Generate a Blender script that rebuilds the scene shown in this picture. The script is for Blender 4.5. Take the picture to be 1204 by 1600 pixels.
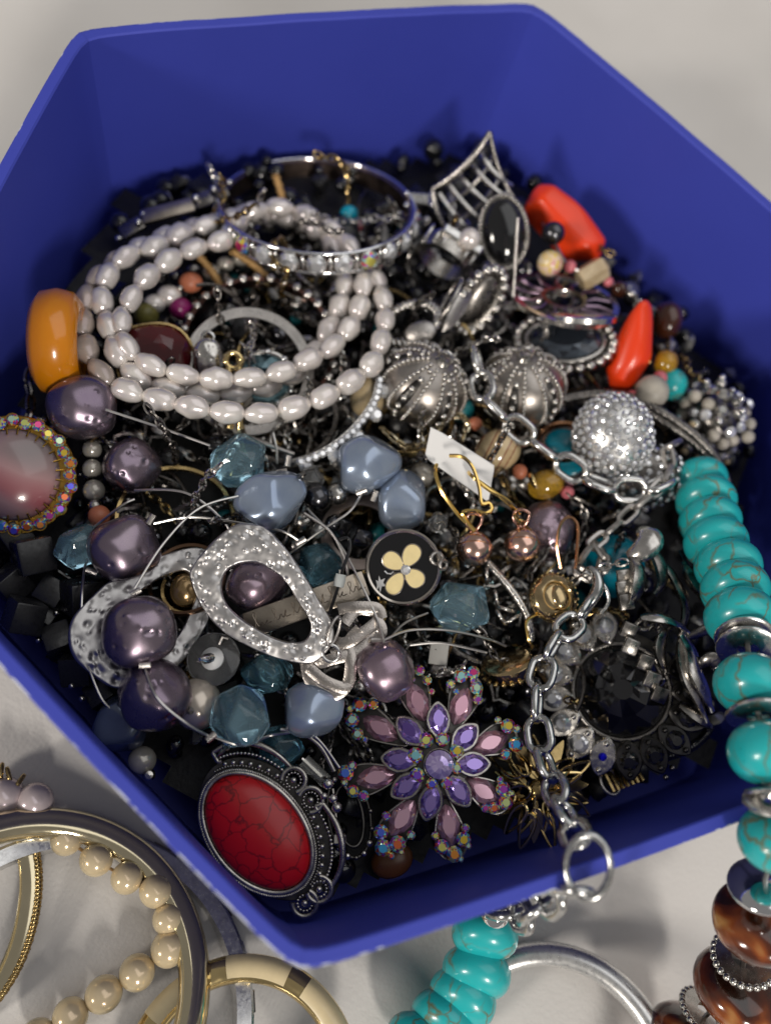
import bpy, bmesh, math, random
from mathutils import Vector, Matrix, noise as mnoise

random.seed(7)
for o in list(bpy.data.objects):
    bpy.data.objects.remove(o)
scene = bpy.context.scene
COL = scene.collection

# ------------------------------------------------------------------ camera
H = 0.070                      # height of the box rim above the cloth
FPX = 1342.8                   # focal length in pixels of the 1204 x 1600 photograph
PITCH, ROLL = 1.18134, 0.50381
CAM = Vector((0.00349, -0.11024, 0.17531 + H))
_f = Vector((0, math.cos(PITCH), -math.sin(PITCH)))
_r0 = Vector((1, 0, 0)); _u0 = _r0.cross(_f)
CR = math.cos(ROLL) * _r0 + math.sin(ROLL) * _u0
CU = -math.sin(ROLL) * _r0 + math.cos(ROLL) * _u0
CF = _f
RCAM = Matrix((CR, CU, -CF)).transposed()
cam_data = bpy.data.cameras.new('camera')
cam_data.sensor_fit = 'HORIZONTAL'; cam_data.sensor_width = 36.0
cam_data.lens = FPX / 1204.0 * 36.0
cam_data.clip_start = 0.005; cam_data.clip_end = 20
cam = bpy.data.objects.new('camera', cam_data); COL.objects.link(cam)
cam.matrix_world = Matrix.Translation(CAM) @ RCAM.to_4x4()
scene.camera = cam
cam_data.dof.use_dof = True
cam_data.dof.focus_distance = 0.2045
cam_data.dof.aperture_fstop = 7.5

# ------------------------------------------------------------------ light of the room
world = bpy.data.worlds.new('World'); scene.world = world; world.use_nodes = True
bg = world.node_tree.nodes['Background']
bg.inputs[0].default_value = (1.0, 0.975, 0.955, 1); bg.inputs[1].default_value = 0.16

def area(name, direction, dist, sx, sy, power, color):
    d = bpy.data.lights.new(name, 'AREA'); d.shape = 'RECTANGLE'; d.size = sx; d.size_y = sy
    d.energy = power; d.color = color
    o = bpy.data.objects.new(name, d); COL.objects.link(o)
    v = Vector(direction).normalized()
    o.location = Vector((0, 0, 0.05)) + v * dist
    o.rotation_euler = v.to_track_quat('Z', 'Y').to_euler()
    return o

area('lamp_left', (-0.50, -0.74, 0.46), 2.4, 0.26, 0.46, 20.0, (1.0, 0.93, 0.84))
area('lamp_right', (0.46, -0.60, 0.52), 2.4, 0.26, 0.46, 21.0, (1.0, 0.94, 0.86))
area('ceiling_panel', (0.22, 0.36, 1.0), 1.6, 1.7, 1.4, 5.5, (1.0, 1.0, 1.0))

scene.view_settings.view_transform = 'Standard'
scene.view_settings.look = 'None'
scene.view_settings.exposure = 0.3
scene.view_settings.gamma = 1.0
scene.cycles.use_denoising = True
scene.cycles.max_bounces = 10
scene.cycles.transmission_bounces = 8
scene.cycles.glossy_bounces = 5
scene.cycles.caustics_reflective = False
scene.cycles.caustics_refractive = True
scene.cycles.sample_clamp_indirect = 6

# ------------------------------------------------------------------ placing
def Z(mm): return H + mm / 1000.0            # height given in mm relative to the rim
def ray(px, py): return CR * ((px - 602) / FPX) - CU * ((py - 800) / FPX) + CF
def P3(px, py, mm):
    d = ray(px, py); return CAM + d * ((Z(mm) - CAM.z) / d.z)
def SC(px, py, mm):
    d = ray(px, py); return ((Z(mm) - CAM.z) / d.z) / FPX
def R_(ax, deg): return Matrix.Rotation(math.radians(deg), 4, ax)
def FR(px, py, mm, ang=0, tx=0, ty=0, sc=1.0):
    """frame at a place in the heap: x right, y up the picture, z to the viewer; one unit is one photo pixel there"""
    s = SC(px, py, mm) * sc
    vz = -ray(px, py).normalized(); vx = (CR - vz * CR.dot(vz)).normalized(); vy = vz.cross(vx)
    rm = Matrix((vx, vy, vz)).transposed().to_4x4()
    return Matrix.Translation(P3(px, py, mm)) @ rm @ R_('Z', ang) @ R_('X', tx) @ R_('Y', ty) @ Matrix.Scale(s, 4)
def ALIGN(p, tan, scale=1.0, roll=0.0, ref=None):
    z = tan.normalized(); ref = ref or -CF
    x = ref - z * ref.dot(z)
    if x.length < 1e-4: x = CU - z * CU.dot(z)
    x.normalize(); y = z.cross(x)
    m = Matrix((x, y, z)).transposed().to_4x4()
    sx = scale if isinstance(scale, (tuple, list)) else (scale,) * 3
    return Matrix.Translation(p) @ m @ R_('Z', roll) @ Matrix.Diagonal((*sx, 1))
def T(x, y, z=0): return Matrix.Translation((x, y, z))

WM = {}
def setw(o, M, parent=None):
    if parent is not None:
        o.parent = parent; o.matrix_basis = WM[parent.name].inverted() @ M
    else: o.matrix_basis = M
    WM[o.name] = M
def thing(name, label, cat, M, group=None):
    o = bpy.data.objects.new(name, None); COL.objects.link(o); o.empty_display_size = 0.01
    setw(o, M); o['label'] = label; o['category'] = cat
    if group: o['group'] = group
    return o
def base_at(p): return Matrix.Translation(p)
def obj(name, mesh, mat, parent=None, local=None, worldM=None):
    if isinstance(mesh, MB): mesh = mesh.mesh(name)
    o = bpy.data.objects.new(name, mesh); COL.objects.link(o)
    if mat is not None:
        if not mesh.materials: mesh.materials.append(mat)
        elif mesh.materials[0] != mat:
            o.material_slots[0].link = 'OBJECT'; o.material_slots[0].material = mat
    if parent is not None:
        setw(o, worldM if worldM is not None else WM[parent.name] @ (local or Matrix.Identity(4)), parent)
    else: setw(o, worldM or Matrix.Identity(4))
    return o
def tag(o, label, cat=None, group=None, kind=None):
    if label: o['label'] = label
    if cat: o['category'] = cat
    if group: o['group'] = group
    if kind: o['kind'] = kind
    return o

# ------------------------------------------------------------------ mesh building
class MB:
    def __init__(s): s.v = []; s.f = []; s.sm = []; s.angle = 40
    def add(s, vs, fs, smooth=True, M=None):
        n = len(s.v)
        s.v += [(M @ Vector(v)) if M is not None else Vector(v) for v in vs]
        s.f += [tuple(i + n for i in f) for f in fs]; s.sm += [smooth] * len(fs)
        return s
    def join(s, o, M=None):
        n = len(s.v)
        s.v += [(M @ v) if M is not None else v for v in o.v]
        s.f += [tuple(i + n for i in f) for f in o.f]; s.sm += o.sm
        return s
    def mesh(s, name):
        m = bpy.data.meshes.new(name); m.from_pydata([tuple(v) for v in s.v], [], s.f); 
        m.polygons.foreach_set('use_smooth', s.sm)
        if s.angle and any(s.sm): m.set_sharp_from_angle(angle=math.radians(s.angle))
        m.update(); return m

def ball(rx=1, ry=None, rz=None, nu=16, nv=10, fn=None):
    ry = rx if ry is None else ry; rz = rx if rz is None else rz
    vs = [(0, 0, 1)]
    for j in range(1, nv):
        th = math.pi * j / nv
        for i in range(nu):
            ph = 2 * math.pi * i / nu
            vs.append((math.sin(th) * math.cos(ph), math.sin(th) * math.sin(ph), math.cos(th)))
    vs.append((0, 0, -1))
    fs = [(0, 1 + i, 1 + (i + 1) % nu) for i in range(nu)]
    for j in range(nv - 2):
        a = 1 + j * nu; b = a + nu
        fs += [(a + i, b + i, b + (i + 1) % nu, a + (i + 1) % nu) for i in range(nu)]
    a = 1 + (nv - 2) * nu; e = len(vs) - 1
    fs += [(a + (i + 1) % nu, a + i, e) for i in range(nu)]
    if fn: vs = [fn(Vector(v)) for v in vs]
    m = MB(); m.angle = None
    m.add([(v[0] * rx, v[1] * ry, v[2] * rz) for v in vs], fs); return m

def lathe(prof, n=32, closed=False, a0=0, a1=360, M=None, angle=35):
    """prof: (radius, height) points; closed=True joins last to first (a ring)"""
    m = MB(); m.angle = angle
    full = abs(a1 - a0) >= 359.9
    cnt = n if full else n + 1
    k = len(prof); vs = []
    for i in range(cnt):
        a = math.radians(a0 + (a1 - a0) * i / n); c, s_ = math.cos(a), math.sin(a)
        vs += [(r * c, r * s_, h) for r, h in prof]
    fs = []
    kk = k if closed else k - 1
    for i in range(n):
        i2 = (i + 1) % cnt
        for j in range(kk):
            j2 = (j + 1) % k
            fs.append((i * k + j, i2 * k + j, i2 * k + j2, i * k + j2))
    if not full and closed:
        fs.append(tuple(range(k - 1, -1, -1))); fs.append(tuple((cnt - 1) * k + j for j in range(k)))
    m.add(vs, fs, True, M); return m

def cat(pts, n, closed=False):
    """Catmull-Rom through pts, n points evenly spaced along the curve"""
    pts = [Vector(p) for p in pts]; k = len(pts); out = []
    segs = k if closed else k - 1
    def g(i): return pts[i % k] if closed else pts[max(0, min(k - 1, i))]
    for i in range(segs):
        p0, p1, p2, p3 = g(i - 1), g(i), g(i + 1), g(i + 2)
        for j in range(16):
            t = j / 16
            out.append(0.5 * ((2 * p1) + (p2 - p0) * t + (2 * p0 - 5 * p1 + 4 * p2 - p3) * t * t + (3 * p1 - p0 - 3 * p2 + p3) * t ** 3))
    out.append(pts[0].copy() if closed else pts[-1].copy())
    L = [0]
    for a, b in zip(out, out[1:]): L.append(L[-1] + (b - a).length)
    res = []; q = 0; tot = L[-1]
    for i in range(n):
        s = tot * i / (n if closed else max(1, n - 1))
        while q < len(L) - 2 and L[q + 1] < s: q += 1
        d = L[q + 1] - L[q]; t = 0 if d == 0 else (s - L[q]) / d
        res.append(out[q].lerp(out[q + 1], t))
    cat.length = tot
    return res
def clen(pts, closed=False): cat(pts, 4, closed); return cat.length

def tube(path, r, sides=8, closed=False, flat=1.0, cap=True, M=None, twist=0, up=None):
    """tube along points; r number or function of 0..1; flat squashes the section across the frame's second axis"""
    path = [Vector(p) for p in path]; n = len(path)
    m = MB(); m.angle = 50; vs = []; nrm = None
    for i in range(n):
        a = path[i - 1] if (i > 0 or closed) else path[i]; b = path[(i + 1) % n] if (i < n - 1 or closed) else path[i]
        t = (b - a); t = t.normalized() if t.length > 1e-12 else Vector((0, 0, 1))
        if up is not None:
            nrm = up - t * up.dot(t)
            nrm = nrm.normalized() if nrm.length > 1e-6 else t.orthogonal().normalized()
        else:
            nrm = t.orthogonal().normalized() if nrm is None else (nrm - t * nrm.dot(t)).normalized()
        bi = t.cross(nrm); rr = r(i / max(1, n - 1)) if callable(r) else r
        for j in range(sides):
            an = 2 * math.pi * j / sides + twist * i
            vs.append(path[i] + nrm * (rr * math.cos(an) * flat) + bi * (rr * math.sin(an)))
    fs = []
    for i in range(n if closed else n - 1):
        i2 = (i + 1) % n
        for j in range(sides):
            j2 = (j + 1) % sides
            fs.append((i * sides + j, i2 * sides + j, i2 * sides + j2, i * sides + j2))
    fs = [f[::-1] for f in fs]
    if not closed and cap:
        fs.append(tuple(range(sides))); fs.append(tuple((n - 1) * sides + j for j in range(sides - 1, -1, -1)))
    m.add(vs, fs, True, M); return m

def rope(path, r, strands=2, turns=10, sides=6, closed=False, thin=0.62):
    """twisted strands round a path"""
    path = [Vector(p) for p in path]; n = len(path); m = MB(); m.angle = None
    nrm = None; fr = []
    for i in range(n):
        a = path[i - 1] if (i > 0 or closed) else path[i]; b = path[(i + 1) % n] if (i < n - 1 or closed) else path[i]
        t = (b - a).normalized()
        nrm = t.orthogonal().normalized() if nrm is None else (nrm - t * nrm.dot(t)).normalized()
        fr.append((nrm.copy(), t.cross(nrm)))
    for k in range(strands):
        pts = []
        for i in range(n):
            an = 2 * math.pi * (turns * i / (n if closed else n - 1) + k / strands)
            pts.append(path[i] + fr[i][0] * (math.cos(an) * r * 0.5) + fr[i][1] * (math.sin(an) * r * 0.5))
        m.join(tube(pts, r * thin, sides, closed))
    return m

def hull(points, bevel=0.0, seg=2, smooth=True, angle=30):
    bm = bmesh.new()
    for p in points: bm.verts.new(p)
    r = bmesh.ops.convex_hull(bm, input=bm.verts)
    bad = {g for g in r['geom_interior'] + r['geom_unused'] if isinstance(g, bmesh.types.BMVert)}
    for v in list(bad):
        if v.is_valid: bm.verts.remove(v)
    bmesh.ops.dissolve_limit(bm, angle_limit=0.12, verts=bm.verts, edges=bm.edges)
    if bevel: bmesh.ops.bevel(bm, geom=list(bm.edges) + list(bm.verts), offset=bevel, segments=seg, profile=0.5, affect='EDGES', clamp_overlap=True)
    bmesh.ops.recalc_face_normals(bm, faces=bm.faces)
    bm.verts.index_update()
    m = MB(); m.angle = angle
    m.add([v.co.copy() for v in bm.verts], [tuple(v.index for v in f.verts) for f in bm.faces], smooth)
    bm.free(); return m

def ico(sub, fn):
    bm = bmesh.new(); bmesh.ops.create_icosphere(bm, subdivisions=sub, radius=1)
    bm.verts.index_update(); m = MB(); m.angle = None
    m.add([fn(v.co.copy()) for v in bm.verts], [tuple(v.index for v in f.verts) for f in bm.faces]); bm.free(); return m

def gem(outline, crown=0.3, table=0.55, depth=0.6, M=None):
    """faceted stone: girdle outline (2-D), flat table above, point below"""
    n = len(outline); m = MB(); m.angle = None
    vs = [(x, y, 0) for x, y in outline]
    for i in range(n):
        x = (outline[i][0] + outline[(i + 1) % n][0]) / 2; y = (outline[i][1] + outline[(i + 1) % n][1]) / 2
        vs.append((x * (0.5 + table / 2), y * (0.5 + table / 2), crown * 0.62))
    vs += [(x * table, y * table, crown) for x, y in outline]
    vs += [(0, 0, -depth)]
    fs = []
    for i in range(n):
        i2 = (i + 1) % n
        fs += [(i, i2, n + i), (i2, n + i2, n + i), (n + i, n + i2, 2 * n + i2), (n + i, 2 * n + i2, 2 * n + i), (i2, i, 3 * n)]
    fs.append(tuple(2 * n + i for i in range(n)))
    m.add(vs, fs, False, M); return m
def circ(r, n, a0=0, ry=None): return [(r * math.cos(2 * math.pi * i / n + a0), (ry or r) * math.sin(2 * math.pi * i / n + a0)) for i in range(n)]
def marq(a, b, n=12):
    out = []
    for i in range(n):
        t = 2 * math.pi * i / n; c = math.cos(t); s_ = math.sin(t)
        out.append((a * c, b * s_ * (1 - 0.35 * abs(c) ** 2) ))
    return out

def plate(outline, th, bev=None, hole=None, dome=0.0, n=None):
    """flat piece cut to an outline, soft edges; local z up"""
    o = [Vector((p[0], p[1], 0)) for p in outline]; k = len(o)
    area2 = sum(o[i].x * o[(i + 1) % k].y - o[(i + 1) % k].x * o[i].y for i in range(k))
    if area2 < 0: o = o[::-1]
    bev = th * 0.3 if bev is None else bev
    def inset(d):
        r = []
        for i in range(k):
            t = (o[(i + 1) % k] - o[i - 1]); nn = Vector((-t.y, t.x, 0)); nn = nn.normalized() if nn.length > 1e-9 else Vector()
            r.append(o[i] + nn * d)
        return r
    rings = [(inset(bev), -th / 2), (o, -th / 2 + bev), (o, th / 2 - bev), (inset(bev), th / 2)]
    vs = []
    for pts, z in rings: vs += [(p.x, p.y, z) for p in pts]
    fs = []
    for j in range(3):
        for i in range(k):
            i2 = (i + 1) % k; fs.append((j * k + i, j * k + i2, (j + 1) * k + i2, (j + 1) * k + i))
    fs.append(tuple(3 * k + i for i in range(k))); fs.append(tuple(i for i in range(k - 1, -1, -1)))
    m = MB(); m.angle = 40; m.add(vs, fs); return m

def strip_ring(outer, inner, th, fn=None, n=120, k=14, dome=0.0):
    """a plate ring between two closed outlines, with relief fn(x, y) on the face"""
    oc = cat([(*p, 0) for p in outer], n, True); c = sum((Vector((*p, 0)) for p in inner), Vector()) / len(inner)
    ic = cat([(*p, 0) for p in inner], 400, True)
    ang = sorted((math.atan2(p.y - c.y, p.x - c.x), p) for p in ic) if False else [(math.atan2(p.y - c.y, p.x - c.x), p) for p in ic]
    rows = []
    for p in oc:
        a = math.atan2(p.y - c.y, p.x - c.x)
        q = min(ang, key=lambda t: abs((t[0] - a + math.pi) % (2 * math.pi) - math.pi))[1]
        rows.append((p, q))
    vs = []; fs = []
    for p, q in rows:
        row = [(p.x, p.y, -th / 2)]
        for j in range(k + 1):
            t = j / k; w = p.lerp(q, t); e = min(1.0, min(t, 1 - t) * 14)
            z = th / 2 - (1 - e) ** 2 * th * 0.45 + dome * math.sin(math.pi * t)
            if fn: z += fn(w.x, w.y) * e
            row.append((w.x, w.y, z))
        row.append((q.x, q.y, -th / 2))
        vs += row
    w_ = k + 3; nn = len(rows)
    for i in range(nn):
        i2 = (i + 1) % nn
        for j in range(w_):
            j2 = (j + 1) % w_
            fs.append((i * w_ + j, i * w_ + j2, i2 * w_ + j2, i2 * w_ + j))
    area2 = sum(oc[i].x * oc[(i + 1) % nn].y - oc[(i + 1) % nn].x * oc[i].y for i in range(nn))
    if area2 > 0: fs = [f[::-1] for f in fs]
    m = MB(); m.angle = 60; m.add(vs, fs); return m

_cache = {}
def shared(key, fn):
    if key not in _cache:
        v = fn(); _cache[key] = v.mesh(key) if isinstance(v, MB) else v
    return _cache[key]
# ------------------------------------------------------------------ materials
def _pos(nt, scale):
    g = nt.nodes.new('ShaderNodeNewGeometry'); m = nt.nodes.new('ShaderNodeVectorMath'); m.operation = 'SCALE'
    nt.links.new(g.outputs['Position'], m.inputs[0]); m.inputs['Scale'].default_value = scale
    return m.outputs[0]
def mat(name, base, metal=0.0, rough=0.4, var=0.0, var2=None, vscale=400, bump=0.0, bscale=900, coat=0.0, trans=0.0, ior=1.5,
        sss=0.0, film=0.0, film_ior=1.4, rvar=0.0, sheen=0.0, spec=0.5):
    m = bpy.data.materials.new(name); m.use_nodes = True; nt = m.node_tree; b = nt.nodes['Principled BSDF']; L = nt.links.new
    b.inputs['Base Color'].default_value = (*base, 1); b.inputs['Metallic'].default_value = metal
    b.inputs['Roughness'].default_value = rough; b.inputs['IOR'].default_value = ior
    b.inputs['Coat Weight'].default_value = coat; b.inputs['Coat Roughness'].default_value = 0.06
    b.inputs['Transmission Weight'].default_value = trans; b.inputs['Specular IOR Level'].default_value = spec
    b.inputs['Sheen Weight'].default_value = sheen
    if sss:
        b.inputs['Subsurface Weight'].default_value = sss; b.inputs['Subsurface Radius'].default_value = (1, 0.6, 0.4); b.inputs['Subsurface Scale'].default_value = 0.0012
    if film: b.inputs['Thin Film Thickness'].default_value = film; b.inputs['Thin Film IOR'].default_value = film_ior
    if var or var2 or rvar or bump:
        p = _pos(nt, 1.0)
    if var or var2:
        n = nt.nodes.new('ShaderNodeTexNoise'); n.inputs['Scale'].default_value = vscale; n.inputs['Detail'].default_value = 4; L(p, n.inputs['Vector'])
        r = nt.nodes.new('ShaderNodeMapRange'); r.inputs[1].default_value = 0.3; r.inputs[2].default_value = 0.7; L(n.outputs[0], r.inputs[0])
        mx = nt.nodes.new('ShaderNodeMix'); mx.data_type = 'RGBA'; L(r.outputs[0], mx.inputs[0])
        c2 = var2 or tuple(c * (1 - var) for c in base)
        mx.inputs[6].default_value = (*base, 1); mx.inputs[7].default_value = (*c2, 1); L(mx.outputs[2], b.inputs['Base Color'])
    if rvar:
        n2 = nt.nodes.new('ShaderNodeTexNoise'); n2.inputs['Scale'].default_value = vscale * 2.3; n2.inputs['Detail'].default_value = 5; L(p, n2.inputs['Vector'])
        r2 = nt.nodes.new('ShaderNodeMapRange'); r2.inputs[1].default_value = 0.3; r2.inputs[2].default_value = 0.7
        r2.inputs[3].default_value = max(0.02, rough - rvar); r2.inputs[4].default_value = rough + rvar; L(n2.outputs[0], r2.inputs[0]); L(r2.outputs[0], b.inputs['Roughness'])
    if bump:
        n3 = nt.nodes.new('ShaderNodeTexNoise'); n3.inputs['Scale'].default_value = bscale; n3.inputs['Detail'].default_value = 3; L(p, n3.inputs['Vector'])
        bp = nt.nodes.new('ShaderNodeBump'); bp.inputs['Strength'].default_value = bump; bp.inputs['Distance'].default_value = 0.0004
        L(n3.outputs[0], bp.inputs['Height']); L(bp.outputs[0], b.inputs['Normal'])
    return m

def vein_mat(name, base, base2, vein, scale, width, rough, coat=0.0, amount=1.0, stretch=(1, 1, 1), mask=None, sss=0.0):
    """stone with a net of thin dark veins"""
    m = bpy.data.materials.new(name); m.use_nodes = True; nt = m.node_tree; b = nt.nodes['Principled BSDF']; L = nt.links.new
    b.inputs['Roughness'].default_value = rough; b.inputs['Coat Weight'].default_value = coat; b.inputs['Coat Roughness'].default_value = 0.08
    p = _pos(nt, 1.0)
    n = nt.nodes.new('ShaderNodeTexNoise'); n.inputs['Scale'].default_value = scale * 1.6; n.inputs['Detail'].default_value = 3; L(p, n.inputs['Vector'])
    sc = nt.nodes.new('ShaderNodeVectorMath'); sc.operation = 'SCALE'; L(n.outputs['Color'], sc.inputs[0]); sc.inputs['Scale'].default_value = 0.7 / scale
    ad = nt.nodes.new('ShaderNodeVectorMath'); ad.operation = 'ADD'; L(p, ad.inputs[0]); L(sc.outputs[0], ad.inputs[1])
    st = nt.nodes.new('ShaderNodeVectorMath'); st.operation = 'MULTIPLY'; L(ad.outputs[0], st.inputs[0]); st.inputs[1].default_value = stretch
    v = nt.nodes.new('ShaderNodeTexVoronoi'); v.feature = 'DISTANCE_TO_EDGE'; v.inputs['Scale'].default_value = scale; L(st.outputs[0], v.inputs['Vector'])
    r = nt.nodes.new('ShaderNodeMapRange'); r.inputs[1].default_value = 0; r.inputs[2].default_value = width; r.inputs[3].default_value = amount; r.inputs[4].default_value = 0; L(v.outputs['Distance'], r.inputs[0])
    fac = r.outputs[0]
    if mask:
        n4 = nt.nodes.new('ShaderNodeTexNoise'); n4.inputs['Scale'].default_value = mask; L(p, n4.inputs['Vector'])
        r4 = nt.nodes.new('ShaderNodeMapRange'); r4.inputs[1].default_value = 0.38; r4.inputs[2].default_value = 0.55; L(n4.outputs[0], r4.inputs[0])
        mu = nt.nodes.new('ShaderNodeMath'); mu.operation = 'MULTIPLY'; L(fac, mu.inputs[0]); L(r4.outputs[0], mu.inputs[1]); fac = mu.outputs[0]
    n2 = nt.nodes.new('ShaderNodeTexNoise'); n2.inputs['Scale'].default_value = scale * 0.9; L(p, n2.inputs['Vector'])
    mx0 = nt.nodes.new('ShaderNodeMix'); mx0.data_type = 'RGBA'; L(n2.outputs[0], mx0.inputs[0]); mx0.inputs[6].default_value = (*base, 1); mx0.inputs[7].default_value = (*base2, 1)
    mx = nt.nodes.new('ShaderNodeMix'); mx.data_type = 'RGBA'; L(fac, mx.inputs[0]); L(mx0.outputs[2], mx.inputs[6]); mx.inputs[7].default_value = (*vein, 1)
    L(mx.outputs[2], b.inputs['Base Color'])
    return m

def ramp_mat(name, stops, scale, rough=0.15, coat=0.6, distort=1.5, metal=0.0, detail=2, sss=0.0, wave=False, spec=0.5, vec=(1, 1, 1)):
    m = bpy.data.materials.new(name); m.use_nodes = True; nt = m.node_tree; b = nt.nodes['Principled BSDF']; L = nt.links.new
    b.inputs['Roughness'].default_value = rough; b.inputs['Coat Weight'].default_value = coat; b.inputs['Metallic'].default_value = metal
    b.inputs['Coat Roughness'].default_value = 0.05
    if sss: b.inputs['Subsurface Weight'].default_value = sss; b.inputs['Subsurface Scale'].default_value = 0.002
    p = _pos(nt, 1.0)
    st = nt.nodes.new('ShaderNodeVectorMath'); st.operation = 'MULTIPLY'; L(p, st.inputs[0]); st.inputs[1].default_value = vec
    if wave:
        n = nt.nodes.new('ShaderNodeTexWave'); n.inputs['Distortion'].default_value = distort; n.inputs['Detail'].default_value = detail
    else:
        n = nt.nodes.new('ShaderNodeTexNoise'); n.inputs['Distortion'].default_value = distort; n.inputs['Detail'].default_value = detail
    n.inputs['Scale'].default_value = scale; L(st.outputs[0], n.inputs['Vector'])
    cr = nt.nodes.new('ShaderNodeValToRGB'); e = cr.color_ramp.elements
    while len(e) < len(stops): e.new(0.5)
    for i, (pp, c) in enumerate(stops): e[i].position = pp; e[i].color = (*c, 1)
    L(n.outputs[0 if not wave else 1], cr.inputs[0]); L(cr.outputs[0], b.inputs['Base Color'])
    return m

def aurora_mat(name, metal=0.55, rough=0.08, shift=0.0, bright=1.0, lows=1.0):
    """rainbow-coated rhinestone: its angle-dependent sheen is painted as a fixed random colour per facet"""
    m = bpy.data.materials.new(name); m.use_nodes = True; nt = m.node_tree; b = nt.nodes['Principled BSDF']; L = nt.links.new
    b.inputs['Metallic'].default_value = metal; b.inputs['Roughness'].default_value = rough; b.inputs['Coat Weight'].default_value = 0.5; b.inputs['Coat Roughness'].default_value = 0.03
    g = nt.nodes.new('ShaderNodeNewGeometry')
    oi = nt.nodes.new('ShaderNodeObjectInfo')
    wn = nt.nodes.new('ShaderNodeTexWhiteNoise'); wn.noise_dimensions = '3D'
    sn = nt.nodes.new('ShaderNodeVectorMath'); sn.operation = 'SNAP'; L(g.outputs['True Normal'], sn.inputs[0]); sn.inputs[1].default_value = (0.05, 0.05, 0.05)
    ad = nt.nodes.new('ShaderNodeVectorMath'); ad.operation = 'ADD'; L(sn.outputs[0], ad.inputs[0])
    cb = nt.nodes.new('ShaderNodeCombineXYZ'); L(oi.outputs['Random'], cb.inputs[0]); L(cb.outputs[0], ad.inputs[1]); L(ad.outputs[0], wn.inputs['Vector'])
    cr = nt.nodes.new('ShaderNodeValToRGB'); cr.color_ramp.interpolation = 'LINEAR'; e = cr.color_ramp.elements
    st = [(0.0, (0.90, 0.62, 0.05)), (0.16, (0.80, 0.88, 0.25)), (0.32, (0.55, 0.85, 0.70)), (0.46, (0.05, 0.55, 0.85)), (0.6, (0.10, 0.12, 0.85)), (0.74, (0.55, 0.06, 0.45)), (0.88, (0.75, 0.05, 0.06)), (1.0, (0.92, 0.35, 0.05))]  # shifting rainbow sheen painted in as fixed facet colours
    while len(e) < len(st): e.new(0.5)
    for i, (pp, c) in enumerate(st): e[i].position = pp; e[i].color = (*[x * bright for x in c], 1)
    L(wn.outputs['Value'], cr.inputs[0]); L(cr.outputs[0], b.inputs['Base Color'])
    return m

def facet_mat(name, c1, c2, metal=0.75, rough=0.06):
    """foil-backed cut stone: facets alternate between two depths of one colour"""
    m = bpy.data.materials.new(name); m.use_nodes = True; nt = m.node_tree; b = nt.nodes['Principled BSDF']; L = nt.links.new
    b.inputs['Metallic'].default_value = metal; b.inputs['Roughness'].default_value = rough; b.inputs['Coat Weight'].default_value = 0.7; b.inputs['Coat Roughness'].default_value = 0.02
    g = nt.nodes.new('ShaderNodeNewGeometry'); oi = nt.nodes.new('ShaderNodeObjectInfo')
    sn = nt.nodes.new('ShaderNodeVectorMath'); sn.operation = 'SNAP'; L(g.outputs['True Normal'], sn.inputs[0]); sn.inputs[1].default_value = (0.04, 0.04, 0.04)
    ad = nt.nodes.new('ShaderNodeVectorMath'); ad.operation = 'ADD'; L(sn.outputs[0], ad.inputs[0])
    cb = nt.nodes.new('ShaderNodeCombineXYZ'); L(oi.outputs['Random'], cb.inputs[0]); L(cb.outputs[0], ad.inputs[1])
    wn = nt.nodes.new('ShaderNodeTexWhiteNoise'); L(ad.outputs[0], wn.inputs['Vector'])
    mx = nt.nodes.new('ShaderNodeMix'); mx.data_type = 'RGBA'; L(wn.outputs['Value'], mx.inputs[0]); mx.inputs[6].default_value = (*c1, 1); mx.inputs[7].default_value = (*c2, 1)
    L(mx.outputs[2], b.inputs['Base Color']); return m

SILVER = mat('polished silver', (0.78, 0.77, 0.75), 1.0, 0.21, var=0.25, rvar=0.08, vscale=500)
CHAIN_S = mat('chain silver', (0.70, 0.70, 0.69), 1.0, 0.20, var=0.35, rvar=0.10, vscale=350)
PLATE_S = mat('silver plate', (0.93, 0.92, 0.90), 1.0, 0.30, var=0.08, rvar=0.05)
BRIGHT = mat('bright chrome silver', (0.85, 0.85, 0.86), 1.0, 0.06, rvar=0.03, vscale=300)
SATIN = mat('brushed silver', (0.56, 0.53, 0.50), 1.0, 0.34, var=0.2, rvar=0.08, bump=0.25, bscale=2500)
ANTIQ = mat('antique silver', (0.56, 0.53, 0.49), 1.0, 0.28, var=0.55, rvar=0.1, vscale=260, bump=0.1, bscale=1800)
ANTIQ_L = mat('antique silver polished high spots', (0.72, 0.69, 0.65), 1.0, 0.22, var=0.3, rvar=0.08, vscale=400)
OXID = mat('blackened silver', (0.10, 0.095, 0.09), 1.0, 0.38, var=0.5, vscale=500)
GUN = mat('gunmetal', (0.30, 0.28, 0.26), 1.0, 0.30, var=0.5, rvar=0.1, vscale=300)
DARKM = mat('dark metal', (0.16, 0.145, 0.135), 1.0, 0.30, var=0.4, rvar=0.1, vscale=300)
HAMMER = mat('hammered silver', (0.52, 0.505, 0.50), 1.0, 0.36, var=0.12, rvar=0.05, vscale=250)
GOLD = mat('polished gold', (0.86, 0.66, 0.32), 1.0, 0.13, var=0.15, rvar=0.05, vscale=200)
PALEGOLD = mat('pale gold', (0.80, 0.70, 0.48), 1.0, 0.12, var=0.1, rvar=0.04, vscale=120)
OLDGOLD = mat('old gold', (0.55, 0.40, 0.18), 1.0, 0.24, var=0.5, rvar=0.1, vscale=300)
BRASSW = mat('gold wire', (0.90, 0.62, 0.20), 1.0, 0.18)
COPPER = mat('rose copper', (0.84, 0.55, 0.45), 1.0, 0.20, var=0.2, vscale=200)
COPPERW = mat('copper wire', (0.62, 0.33, 0.18), 1.0, 0.2)
STEELW = mat('steel wire', (0.60, 0.58, 0.55), 1.0, 0.28)
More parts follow.
